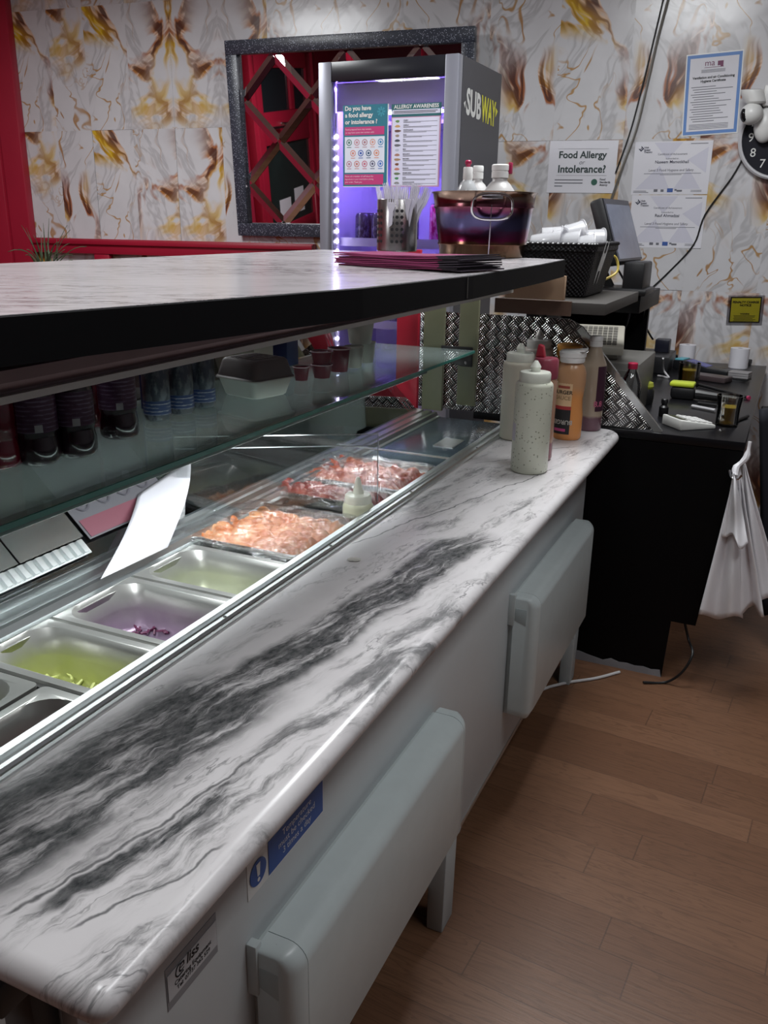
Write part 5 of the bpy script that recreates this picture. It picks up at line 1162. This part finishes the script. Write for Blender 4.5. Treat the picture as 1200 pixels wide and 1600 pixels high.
pts += [(-.208, .0)]; mb.prism([(x, 2.6185, z) for x, z in pts], (0, .001, 0)); mb.build('torn_edge', M('torn_paper', '8d8d92', .7, var=.2), dk, smooth=0)
BX = thing('black_shelf_box', 'black open box shelf behind the basket carrying the till screen', 'shelf', (-.66, 3.2, .795))
mb = MB(); mb.box((-.86, 3.10, 1.095), (-.47, 3.56, 1.155)); mb.build('top_box', BLACK, BX, bevel=.003)
mb = MB(); mb.box((-.86, 3.14, DZ), (-.82, 3.56, 1.095)); mb.box((-.82, 3.53, DZ), (-.50, 3.56, 1.095)); mb.build('side_panel', BLACK, BX)
# grey timber shelf carrying the basket
TB = M('grey_timber', '3f3c39', .6, var=.2, scale=10)
tsf = thing('timber_shelf', 'rough grey timber shelf board under the wicker basket', 'shelf', (-.57, 2.62, 1.12))
MB().box((-.74, 2.335, 1.156), (-.44, 2.85, 1.186)).build('board', TB, tsf, bevel=.002)
MB().box((-.74, 2.325, 1.150), (-.53, 2.3355, 1.188)).build('edge_batten', M('brown_batten', '5a4438', .6, var=.2, scale=12), tsf)
mb = MB(); mb.box((-.74, 2.65, DZ), (-.70, 2.70, 1.156)); mb.box((-.74, 2.90, DZ), (-.70, 2.94, 1.156)); mb.build('prop', M('dark_prop', '1d1a19', .6), tsf)
# basket and clear tubs
bc = V((-.625, 2.62, 1.1865)); t = thing('wicker_basket', 'black wicker basket heaped with clear plastic tubs at the end of the ledge', 'basket', tuple(bc))
WK = mat_wicker(); mb = MB(); rings = []
for (hx, hy, z) in ((.088, .125, 0), (.094, .131, .004), (.118, .160, .122), (.124, .166, .126), (.124, .166, .142), (.114, .156, .142), (.088, .125, .008)):
    rings.append([tuple(bc+V((x, y, z))) for x, y in rrect(-hx, -hy, hx, hy, .02, 4)])
n = len(rings[0]); mb.add([p for r_ in rings for p in r_], [(k*n+i, k*n+(i+1) % n, (k+1)*n+(i+1) % n, (k+1)*n+i) for k in range(len(rings)-1) for i in range(n)]+[tuple(range(n))[::-1], tuple(range((len(rings)-1)*n, len(rings)*n))])
mb.build('woven_wall', WK, t, smooth=40)
mb = MB(); rr = [V(p) for p in rrect(-.12, -.162, .12, .162, .02, 4) for p in [bc+V((p[0], p[1], .143))]]
for k in range(0, len(rr)): a, b = rr[k], rr[(k+1) % len(rr)]; L_ = (b-a).length; m_n = max(1, int(L_/.014)); [mb.ball(a+(b-a)*(i/m_n), .009, .009, .006, 8, 5) for i in range(m_n)]
mb.build('plaited_rim', M('rim_black', '141316', .4), t)
mb = MB(); q = bc+V((.1195, -.06, .095)); mb.obox(q, V((.001, 0, .004)), V((0, .020, 0)), V((.004, 0, .022))); mb.build('white_tag', WPL, t, bevel=.003)
CT = frosted('clear_tub', 'd6d6d8', .55)
mb = MB(); mb.lathe([(.030, 0), (.031, .002), (.041, .055), (.045, .056), (.045, .059), (.040, .059), (.029, .004)], (0, 0, 0), 22); tub0 = mb.build('plastic_tub', CT, loc=(0, 0, 0), smooth=40)
tag(tub0, 'clear plastic tub heaped in the black wicker basket', 'plastic tub', 'clear tubs in the wicker basket')
rn = random.Random(11)
for k, (x, y, z, rx, rz) in enumerate(((-.06, -.09, .105, 1.5, .3), (-.02, -.09, .11, 1.5, .35), (.02, -.08, .11, 1.5, .3), (.06, -.09, .10, 1.4, .5), (-.06, .0, .125, 1.5, 1.7), (.01, .0, .13, 1.5, 1.5), (.06, .02, .12, 1.2, 1.2), (-.05, .09, .11, 1.5, .2), (.03, .09, .11, 1.5, 2.2), (-.02, -.02, .06, .2, 0), (.04, -.1, .05, .3, 0))):
    o = tub0 if k == 0 else tub0.copy()
    if k: COL.objects.link(o)
    o.location = bc+V((x-.02, y, z+.03)); o.rotation_euler = (rn.uniform(-.25, .25), PI/2+rn.uniform(-.25, .2), rz*.25)
mb = MB(); a, b, cc_, d = at(947, 399, y=2.80), at(962, 402, y=2.84), at(964, 425, y=2.84), at(938, 440, y=2.80); mb.tube([a, b, cc_, d], .004, 6); o = mb.build('yellow_strap', M('strap_yellow', 'c9b258', .45)); tag(o, 'curved pale yellow strap hanging beside the basket handle end', 'strap')
# till screen
sb = V((-.535, 3.15, 1.155)); t = thing('till_screen', 'black touch till screen on an angled stand, turned to the right', 'till screen', tuple(sb))
rv = V((.10, .995, 0)).normalized(); nv = V((.93, -.10, .34)).normalized(); uv_ = nv.cross(rv).normalized(); uv_ = uv_ if uv_.z > 0 else -uv_
ctr = at(973, 360, y=3.17)
mb = MB(); mb.obox(ctr-nv*.022, rv*.15, nv*.024, uv_*.110); mb.build('housing', BLACKP, t, bevel=.010)
mb = MB(); mb.obox(ctr+nv*.003, rv*.143, nv*.0015, uv_*.104); mb.build('bezel', M('bezel_grey', '4a4a52', .3), t)
mb = MB(); mb.obox(ctr+nv*.0052-uv_*.006, rv*.135, nv*.0008, uv_*.092); mb.build('screen', M('screen_glass', '7c8090', .12, var=.15), t)
mb = MB(); mb.obox(sb+V((.0, .02, .012)), V((.085, 0, 0)), V((0, .10, 0)), Z*.0115); mb.obox(sb+V((.035, .02, .06)), V((.035, 0, 0)), V((0, .085, 0)), Z*.05); mb.build('stand_base', BLACKP, t, bevel=.008)
mb = MB(); q = ctr-nv*.03; mb.tube([sb+V((-.05, .0, .02)), sb+V((-.085, 0, .09)), q-uv_*.02-nv*.02, q], [.016, .016, .018, .02], 10, 4); mb.build('arm', BLACKP, t)
# beige till
tl = thing('cash_register', 'beige cash till with sloping keyboard and grey drawer on the black desk', 'cash register', (-.56, 2.95, DZ))
KB = M('till_beige', 'a8a498', .45, var=.04)
MB().box((-.70, 2.80, DZ), (-.405, 3.13, .968)).build('cash_drawer', M('till_grey', '65635f', .45), tl, bevel=.004)
mb = MB(); mb.box((-.685, 2.795, .82), (-.42, 2.801, .945)); mb.build('drawer_front', M('till_grey_front', '54524f', .45), tl, bevel=.001)
A_, B_, C_, D_ = V((-.675, 2.79, .985)), V((-.465, 2.83, .985)), V((-.505, 3.06, 1.03)), V((-.715, 3.02, 1.03))
mb = MB(); mb.prism([A_, B_, C_, D_], V((0, 0, .028))); mb.prism([A_+V((.02, .03, -.017)), B_+V((-.02, .03, -.017)), C_+V((-.02, -.03, -.062)), D_+V((.02, -.03, -.062))], V((0, 0, .03))); kb = mb.build('keyboard', KB, tl, bevel=.006)
mb = MB(); ex, ey = (B_-A_), (D_-A_); nz = ex.cross(ey).normalized()
for i in range(11):
    for j in range(7): q = A_+ex*(.08+i*.078)+ey*(.12+j*.115)+Z*.029; mb.obox(q, ex*.032, ey*.045, nz*.003)
mb.build('key', M('key_grey', '6c6963', .5), kb, bevel=0)['kind'] = 'stuff'
o = MB().tube([at(953, 555, z=.978), at(969, 543, z=.980)], [.008, .009, .010], 8, 1).build('marker_pen', M('marker_red', 'a82a44', .35)); tag(o, 'red marker pen lying on the cash till drawer', 'pen')
# water bottle
wb_ = V((at(986, 600, y=2.705).x, 2.705, DZ+.0005)); t = thing('water_bottle', 'clear plastic water bottle with red cap behind the tread plate', 'bottle', tuple(wb_))
mb = MB(); mb.lathe([(.026, 0), (.030, .006), (.031, .03), (.0295, .035), (.031, .04), (.031, .07), (.0295, .075), (.031, .08), (.0315, .11), (.030, .13), (.020, .155), (.013, .168), (.013, .180)], wb_, 26); mb.build('body', glass('pet_bottle', (.88, .90, .92), .95, .08), t, smooth=40)
mb = MB(); mb.lathe([(.0145, .172), (.0150, .175), (.0150, .188), (.0135, .190)], wb_, 22); mb.build('cap', M('cap_red', 'b02046', .35), t)
wrap(wb_, .0315, -2.6, -.3, .045, .068).build('label', M('water_label', '9a8a98', .4), t, smooth=60)
# power tray and adapters
q = V((-.52, 3.86, DZ)); mb = MB(); mb.box(q+V((-.09, -.10, 0)), q+V((.09, .14, .07))); o = mb.build('power_box', M('box_charcoal', '232326', .4), bevel=.004); tag(o, 'charcoal box behind the till under the tangled cables', 'box')
mb = MB(); mb.box(q+V((.01, .03, .0705)), q+V((.07, .09, .125))); o = mb.build('power_adapter', M('adapter_navy', '1c1d2a', .35), bevel=.005); tag(o, 'small dark plug adapter standing on the charcoal box', 'adapter')
# cables
def cable(label, pts, r, mat, name='cable', cat='cable'): mb = MB(); mb.tube(pts, r, 8, 6); o = mb.build(name, mat); tag(o, label, cat); return o
CB = M('cable_black', '121214', .45); CW = M('cable_white', 'c4c3c4', .45); CG = M('cable_grey', '77777c', .4)
cable('black cable tangle looping from the till screen down to the plug adapter', [at(978, 440, y=3.3), at(1005, 470, y=3.4), at(985, 500, y=3.5), at(965, 522, y=3.5), at(1000, 505, y=3.6), at(1020, 530, y=3.75)], .004, CB)
cable('black cable dropping straight from the shelf box to the desk', [at(1000, 440, y=3.35), at(1008, 470, y=3.45), at(1000, 510, y=3.55), at(985, 540, y=3.6)], .004, CB)
cable('grey white lead hanging from the till screen stand', [at(965, 420, y=3.25), at(978, 445, y=3.3), at(985, 475, y=3.35), at(980, 505, y=3.45), at(972, 520, y=3.5)], .004, CG)
cable('thin black cable running down the wall from the clock past the certificates', [onwall(1168, 232, .006), onwall(1145, 275, .006), onwall(1102, 335, .008), onwall(1084, 382, .006), onwall(1045, 425, .006), onwall(1005, 462, .012)], .0035, CB)
cable('bundle of clear and black cables hanging down the wall left of the certificates', [onwall(1046, -8, .012), onwall(1028, 60, .012), onwall(1012, 130, .012), onwall(995, 200, .012), onwall(975, 255, .014), onwall(955, 312, .02)], .0055, M('cable_dull', '6a665f', .3, var=.2))
cable('thin dark cable taped beside the cable bundle on the wall', [onwall(1038, -8, .008), onwall(1022, 60, .008), onwall(1005, 130, .008), onwall(985, 205, .008), onwall(962, 270, .010)], .0035, CB)
cable('white power cable running on the floor along the counter to the desk', [at(715, 1300, z=.005), at(742, 1225, z=.005), at(790, 1140, z=.005), at(835, 1085, z=.005), at(880, 1068, z=.005), at(930, 1060, z=.005), at(968, 1050, z=.005)], .0048, CW)
cable('black power cable hanging from the desk side to the floor', [at(1070, 974, y=2.66), at(1076, 1000, y=2.65), at(1082, 1022, y=2.60), at(1066, 1050, y=2.58), at(1040, 1066, z=.006), at(1005, 1066, z=.006)], .0042, CB)
cable('white charger lead curling on the desk beside the charcoal box', [at(1036, 560, y=3.6), at(1037, 578, z=DZ+.03), at(1045, 590, z=DZ+.004), at(1035, 588, z=DZ+.004), at(1028, 587, z=DZ+.004)], .004, CW)
# card terminals
def ond(px, py): return at(px, py, z=DZ+.0005)
def terminal(label, c, ang, w, l, h, scr, tip):
    t = thing('card_terminal', label, 'card machine', tuple(c), ang, 'card machines on the black desk'); c = V(c); e = Mx.Rotation(ang, 3, 'Z')@X; f = Mx.Rotation(ang, 3, 'Z')@Y
    mb = MB(); mb.prism([c-e*l-f*w, c+e*l-f*w, c+e*l-f*w+Z*h*.6, c+e*l*.3-f*w+Z*h*.75, c-e*l*.6-f*w+Z*h*1.5, c-e*l-f*w+Z*h*1.4], f*2*w); mb.build('body', M('terminal_black', '1a1b1e', .35), t, bevel=.004)
    q = c-e*l*.15+Z*(h*1.13); sl = (e*1.0-Z*(h*.75/(l*.9))).normalized()
    mb = MB(); mb.obox(q, sl*l*.38, f*w*.8, Z*.0015); mb.build('screen', scr, t)
    mb = MB(); mb.obox(c-e*l*.80+Z*(h*1.5), e*l*.16, f*w*.85, Z*.004); mb.build('corner_tip', tip, t, bevel=.002)
    return t
terminal('card machine with lilac screen and pale blue tip, in front of the other one', ond(1098, 580), math.radians(-18), .04, .12, .028, M('screen_lilac', '55579a', .25), M('tip_blue', '59a8b8', .35))
terminal('card machine with dark screen and blue tip, nearest to the back wall', ond(1122, 562), math.radians(-18), .04, .16, .034, M('screen_dark', '1c1d22', .2), M('tip_blue2', '4fb2cc', .35))
terminal('small card machine with green tip beside the charcoal box', ond(1058, 560), math.radians(-25), .035, .07, .026, M('screen_dark', '1c1d22', .2), M('tip_green', '3f9a8a', .35))
def roll(label, c, r, h):
    c = V(c); t = thing('receipt_roll', label, 'paper roll', tuple(c), 0, 'white receipt rolls by the back wall'); mb = MB(); mb.lathe([(r*.3, 0), (r, 0), (r, h), (r*.3, h), (r*.3, 0)], c, 26, cap=False); mb.build('paper', PAPER, t, smooth=40)
    mb = MB(); mb.lathe([(r*.3, .001), (r*.3, h-.001), (r*.2, h-.001), (r*.2, .001), (r*.3, .001)], c, 18, cap=False); mb.build('core', M('roll_core', '77767a', .6), t)
roll('white receipt roll standing left of the blue tipped card machines', V((-.395, 4.10, DZ+.0005)), .036, .085); roll('white receipt roll standing by the wall, right of the card machines', V((-.175, 4.10, DZ+.0005)), .040, .085)
# tea glasses
TEAG = glass('tea_glass', (.93, .93, .90), 1.0, .05)
g = N('tea'); g.n.remove(g.b); tr = g.new('ShaderNodeBsdfTransparent'); tr.inputs[0].default_value = (.50, .38, .08, 1); gl = g.new('ShaderNodeBsdfDiffuse'); gl.inputs[0].default_value = (.45, .33, .06, 1); mx = g.new('ShaderNodeMixShader'); mx.inputs[0].default_value = .45
g.t.links.new(tr.outputs[0], mx.inputs[1]); g.t.links.new(gl.outputs[0], mx.inputs[2]); g.t.links.new(mx.outputs[0], g.out.inputs[0]); TEA = g.m
def tea(label, c, r, h, lv, flare=1.12, handle=False):
    c = V(c); t = thing('tea_glass', label, 'glass', tuple(c), 0, 'glasses of tea on the black desk')
    mb = MB(); mb.lathe([(r*.85, 0), (r, .004), (r*.98, h*.3), (r, h*.6), (r*flare, h), (r*flare-.002, h), (r*.96, h*.6), (r*.93, h*.3), (r*.93, .007), (.001, .007)], c, 28, cap=False); mb.build('tumbler', TEAG, t, smooth=50)
    mb = MB(); mb.lathe([(r*.90, .008), (r*.91, h*.3), (r*.93, h*lv)], c, 28); mb.build('liquid', TEA, t, smooth=50)
    if handle: mb = MB(); d = V((-.3, -1, 0)).normalized(); mb.tube([c+d*r+Z*h*.75, c+d*(r+.016)+Z*h*.72, c+d*(r+.014)+Z*h*.4, c+d*r+Z*h*.3], .004, 8); mb.build('handle', TEAG, t)
tea('squarish glass of tea behind the black and lime handheld tool', ond(1074, 604), .040, .092, .70, 1.0); tea('handled glass of tea beside the white calculator, at the desk edge', ond(1135, 664), .034, .094, .62, 1.15, True)
# calculator
t = thing('calculator', 'white desk calculator with tilted keypad near the desk front', 'calculator', tuple(ond(1082, 664)), 0)
A_, B_, C_, D_ = ond(1068, 671), ond(1128, 670), ond(1098, 654), ond(1036, 651)
A_ = A_.copy(); e1 = (B_-A_); e2 = (D_-A_)
q0 = ond(1075, 672); ex = (ond(1128, 669)-q0); ex = ex.normalized()*.125; ey = V((-ex.y, ex.x, 0)).normalized()*.10; q0 = ond(1084, 672)-ex*.38
P_ = [q0, q0+ex, q0+ex+ey, q0+ey]
mb = MB(); mb.add([P_[0]+Z*.0, P_[1]+Z*.0, P_[2]+Z*.0, P_[3]+Z*.0, P_[0]+Z*.032, P_[1]+Z*.012, P_[2]+Z*.012, P_[3]+Z*.032], [(3, 2, 1, 0), (4, 5, 6, 7), (0, 1, 5, 4), (1, 2, 6, 5), (2, 3, 7, 6), (3, 0, 4, 7)]); mb.build('body', M('calc_white', 'd3d3cf', .35), t, bevel=.004)
def cpt(u, v): return q0+ex*u+ey*v+Z*(.032-.020*u+.0008)
mb = MB(); mb.prism([cpt(.06, .15), cpt(.26, .15), cpt(.26, .85), cpt(.06, .85)], Z*.001); mb.build('display', M('lcd_dark', '2c2d22', .2), t)
for i in range(4):
    for j in range(5):
        mb = MB(); mb.prism([cpt(.34+i*.16, .08+j*.175), cpt(.45+i*.16, .08+j*.175), cpt(.45+i*.16, .20+j*.175), cpt(.34+i*.16, .20+j*.175)], Z*.004); mb.build('key', WPL, t, bevel=.001)
# handheld black and lime tool, lime sponge, small bottle, pens, cards
a, b = ond(1062, 622), ond(1115, 627); d = (b-a).normalized(); n_ = V((-d.y, d.x, 0)); t = thing('tape_gun', 'black handheld tool with bright lime top lying on the desk', 'hand tool', tuple(a))
mb = MB(); mb.obox(a+Z*.022+d*.01, d*.042, n_*.030, Z*.022); mb.build('head', BLACKP, t, bevel=.012); mb = MB(); mb.obox(a+Z*.052+d*.005, d*.042, n_*.030, Z*.008); mb.build('lime_top', M('lime', 'b9c838', .4), t, bevel=.006)
mb = MB(); mb.tube([a+d*.04+Z*.02, a+d*.09+Z*.018, a+d*.19+Z*.012], [.018, .016, .013], 10, 3); mb.build('handle', BLACKP, t)
q = ond(1012, 640)+V((-.03, .1, 0)); mb = MB(); mb.lathe([(.001, 0), (.030, .0), (.032, .02), (.032, .05), (.028, .055), (.001, .056)], q, 22); t_ = mb.build('black_tub', BLACKP, smooth=40); tag(t_, 'round black pot behind the tread plate holding a lime sponge', 'pot')
mb = MB(); mb.lathe([(.026, .055), (.029, .062), (.026, .074), (.012, .08)], q, 20); o = mb.build('lime_sponge', M('lime_dull', 'a3a83a', .6)); tag(o, 'round lime green sponge on the black pot by the tread plate', 'sponge')
q = ond(1036, 650); mb = MB(); mb.lathe([(.014, 0), (.015, .002), (.015, .03), (.009, .036), (.009, .042), (.011, .043), (.011, .055), (.009, .057)], q, 18); o = mb.build('small_bottle', BLACKP, smooth=40); tag(o, 'tiny black bottle standing behind the white calculator', 'bottle')
def pen(label, p, q, mat, tip=None, name='pen'):
    a, b = ond(*p), ond(*q); t = thing(name, label, 'pen', tuple(a), 0, 'pens lying on the black desk'); mb = MB(); mb.tube([a+Z*.006, b+Z*.006], .0055, 8, 1); mb.build('barrel', mat, t)
    if tip: d = (b-a).normalized(); mb = MB(); mb.tube([b+Z*.006, b+d*.008+Z*.006], .008, 8, 1); mb.build('end_knob', tip, t)
pen('white pen lying between the calculator and the black tool', (1081, 637), (1117, 644), M('pen_white', 'b9b8bb', .35)); pen('black pen just behind the white pen', (1090, 632), (1120, 636), CB)
pen('dark pen with pink end knob at the right desk edge', (1092, 604), (1168, 624), CB, M('knob_pink', 'b03a60', .4)); pen('black pen lying beyond the handled tea glass', (1150, 660), (1168, 653), CB)
mbq = ond(1155, 594)
for k in range(4):
    mb = MB(); mb.obox(mbq+Z*(.006+k*.0085), V((.038, -.006, 0)), V((.006, .026, 0)), Z*.0038); o = mb.build('card_box', M('card_black', '18181b', .4) if k < 1 else M('card_grey', '8d8a8c', .5), bevel=.001); tag(o, ('flat black box under the pile of grey cards', 'lowest grey card pack of the pile', 'middle grey card pack of the pile', 'topmost grey card pack of the pile')[k], 'card pack', 'small pile of packs on the desk')
q = ond(1108, 594); mb = MB(); mb.obox(q+Z*.011, V((.075, -.028, 0)), V((.012, .034, 0)), Z*.0105); o = mb.build('phone_case', M('case_brown', '453a3c', .35), bevel=.003); tag(o, 'flat brownish case lying in front of the lilac screened card machine', 'case')

# ================================================================ clock and camera on the wall
cp = onwall(1221, 214, .02); t = thing('wall_clock', 'round black faced wall clock with white numerals, cut by the picture edge', 'clock', tuple(cp))
R_ = .168; mb = MB(); mb.lathe([(R_-.012, -.018), (R_, -.016), (R_, .010), (R_-.006, .016), (R_-.014, .014), (R_-.016, .004)], cp, 56, axis=WN, xdir=WD, cap=False); mb.build('rim', M('clock_rim', 'c9c8cc', .3), t, smooth=40)
mb = MB(); mb.lathe([(R_-.014, .0), (R_-.014, .004)], cp, 56, axis=WN, xdir=WD); fc_ = mb.build('dial', M('clock_face', '2d2d33', .9, spec=.1), t)
up_ = Z
for k in range(1, 13):
    a = PI/2-2*PI*k/12; c = cp+WD*(math.cos(a)*R_*.70)+up_*(math.sin(a)*R_*.70)+WN*.005; mb = MB(); mb.text(str(k), c-up_*.017, WD, Z, height=.034, align='C', bold=.0, off=.0004); mb.build('numeral', WPL, fc_, smooth=0)
for (ang, L_, w_) in ((-50, .06, .004), (40, .09, .003)):
    a = math.radians(ang); d = WD*math.cos(a)+Z*math.sin(a); e = WN.cross(d); mb = MB(); mb.obox(cp+d*L_/2+WN*.007, d*L_/2, e*w_, WN*.001); mb.build('hand', WPL, fc_)
cp = onwall(1177, 172, .0); t = thing('security_camera', 'white two part swivel security camera on the wall above the clock', 'camera', tuple(cp))
mb = MB(); c = cp+WN*.06+WD*.06+Z*.035; mb.box(c-V((.03, .03, .03)), c+V((.03, .05, .05))); mb.build('wall_mount', WPL, t, bevel=.008)
c = onwall(1177, 150, .09); ax = V((-.35, -.1, .93)).normalized(); mb = MB(); mb.lathe([(.034, -.030), (.043, -.022), (.045, .015), (.043, .024), (.040, .026)], c, 30, axis=ax); hb = mb.build('upper_drum', WPL, t, smooth=40)
mb = MB(); mb.lathe([(.036, .0262), (.036, .0270)], c, 26, axis=ax); mb.lathe([(.022, .0271), (.026, .0275)], c, 20, axis=ax); mb.build('drum_top', M('drum_grey', '9a999e', .4), hb)
c2_ = onwall(1174, 178, .095); mb = MB(); mb.ball(c2_, .045, .045, .042, 24, 14); ey_ = mb.build('eye_ball', WPL, t, smooth=80)
d = V((-.72, -.62, -.18)).normalized(); mb = MB(); mb.lathe([(.0005, .047), (.012, .0462), (.021, .0420), (.026, .0375)][::-1], c2_, 22, axis=d, sx=.75, cap=False); mb.build('lens_window', M('lens_black', '17181b', .12), ey_, smooth=80)
cn = onwall(1196, 195, .05); mb = MB(); mb.ball(cn, .045, .04, .07, 20, 12); mb.build('base_cone', WPL, t, smooth=80)

# ================================================================ white carrier bags on a hook, dark coat, plant
BAGW = M('carrier_white', 'efeef2', .45, var=.03); hk = V((-.075, 2.60, .60))
hp = at(1146, 745, y=2.60)
def bag(label, top, bl, br, fold, seed, th=.004):
    """hanging flattened bag: gathered at the hook, folded sheet widening downward"""
    rn = random.Random(seed); top, bl, br = V(top), V(bl), V(br)
    def fn(u, v):
        w = .10+.90*v**.8; a = top+(bl-top)*v; b = top+(br-top)*v; m = (a+b)/2
        p = a+(b-a)*u if False else m+(b-a)*(u-.5)*1.0
        p = p+Y*(-.020*math.sin(u*PI*fold+seed)*v**.5-.010*math.sin(7*v+seed+u*3)*u)
        p = p+Z*(.014*math.sin(u*9+seed)*v*v); return p
    mb = MB(); mb.grid(fn, 28, 24); o = mb.build('carrier_bag', BAGW, solid=th, smooth=70); tag(o, label, 'carrier bag', 'white carrier bags hanging on the desk side'); return o
T0 = at(1150, 735, y=2.60)
bag('white carrier bag hanging lowest and leftmost, its edge against the black desk', T0, at(1092, 962, y=2.59), at(1160, 968, y=2.60), 3, 1)
bag('white carrier bag in the middle of the hanging bunch', T0+V((.006, .025, .01)), at(1128, 958, y=2.63), at(1195, 955, y=2.64), 4, 2)
bag('white carrier bag at the right of the bunch by the picture edge', T0+V((.012, .05, .03)), at(1160, 950, y=2.67), at(1222, 930, y=2.68), 3, 3)
bag('short folded white carrier bag flap in front of the hanging bunch', T0+V((-.004, -.02, 0)), at(1128, 835, y=2.565), at(1168, 852, y=2.56), 2, 4)
mb = MB(); mb.tube([at(1172, 690, y=2.615), at(1166, 715, y=2.61), T0+Z*.01, T0+V((.0, -.012, -.012))], [.005, .009, .007, .010, .008], 8, 4); o = mb.build('bag_tie', BAGW); tag(o, 'twisted white bag strip tying the carrier bags to the desk corner', 'bag tie')
mb = MB(); q = at(1150, 742, y=2.585); mb.tube([q+V((-.02, 0, .012)), q+V((-.012, -.004, -.006)), q+V((.004, -.006, -.012)), q+V((.016, -.004, .002))], .003, 8, 4); o = mb.build('metal_hook', CHROME); tag(o, 'small shiny metal hook holding the white carrier bags', 'hook')
def coat(u, v):
    a, b = at(1190, 640, y=2.95), at(1192, 968, y=2.95); p = a+(b-a)*v; return p+V((.42*u, .05*math.sin(u*9+v)-.0+.12*u, .02*math.sin(u*6)))
mb = MB(); mb.grid(coat, 20, 16); o = mb.build('dark_coat', M('coat_navy', '12141f', .8), solid=.02, smooth=70); tag(o, 'dark navy coat hanging at the right edge behind the carrier bags', 'coat')
mb = MB(); mb.tube([at(1190, 642, y=2.95)+V((.0, .02, 0)), at(1190, 642, y=2.95)+V((.42, .14, .0))], .012, 8, 1); mb.box(at(1190, 642, y=2.95)+V((.19, .10, -.64-.0)), at(1190, 642, y=2.95)+V((.22, .13, .02))); RM[o.name] = Mx.Translation(o.location); mb.build('hanger_stand', BLACKP, o)
# spider plant beyond the ledge
pc = W(-3.62, 0, .34); t = thing('spider_plant', 'spiky green spider plant in front of the red dado rail', 'plant', tuple(pc))
mb = MB(); mb.lathe([(.06, .90), (.075, .92), (.095, 1.06), (.10, 1.07), (.09, 1.075)], pc, 24); mb.build('pot', M('pot_terracotta', '6f4436', .6), t, smooth=40)
mb = MB(); mb.box(pc+V((-.16, -.16, .86)), pc+V((.16, .16, .90)))
for sx in (-.13, .13):
    for sy in (-.13, .13): mb.box(pc+V((sx-.015, sy-.015, 0)), pc+V((sx+.015, sy+.015, .86)))
mb.build('plant_stand', M('stand_brown', '3d2a22', .6), t)
rn = random.Random(21); LEAF = M('leaf_green', '4f6248', .45, var=.3)
for k in range(26):
    a = rn.uniform(0, 2*PI); L_ = rn.uniform(.18, .40); lean = rn.uniform(.15, 1.2); base = pc+V((rn.uniform(-.04, .04), rn.uniform(-.04, .04), 1.07)); d = V((math.cos(a), math.sin(a)*.6, 0)); mb = MB(); vs = []
    w = V((-d.y, d.x, 0)).normalized()*.008
    for q in range(8):
        s = q/7; p = base+d*(L_*s*lean*.7)+Z*(L_*(s-.55*lean*s*s)*1.0); ww = w*(1-s*.95); vs += [p-ww, p+V((0, 0, -.003)), p+ww]
    mb.add(vs, [f for q in range(7) for f in ((3*q, 3*q+1, 3*q+4, 3*q+3), (3*q+1, 3*q+2, 3*q+5, 3*q+4))]); mb.build('leaf', LEAF, t, solid=.001, smooth=60)
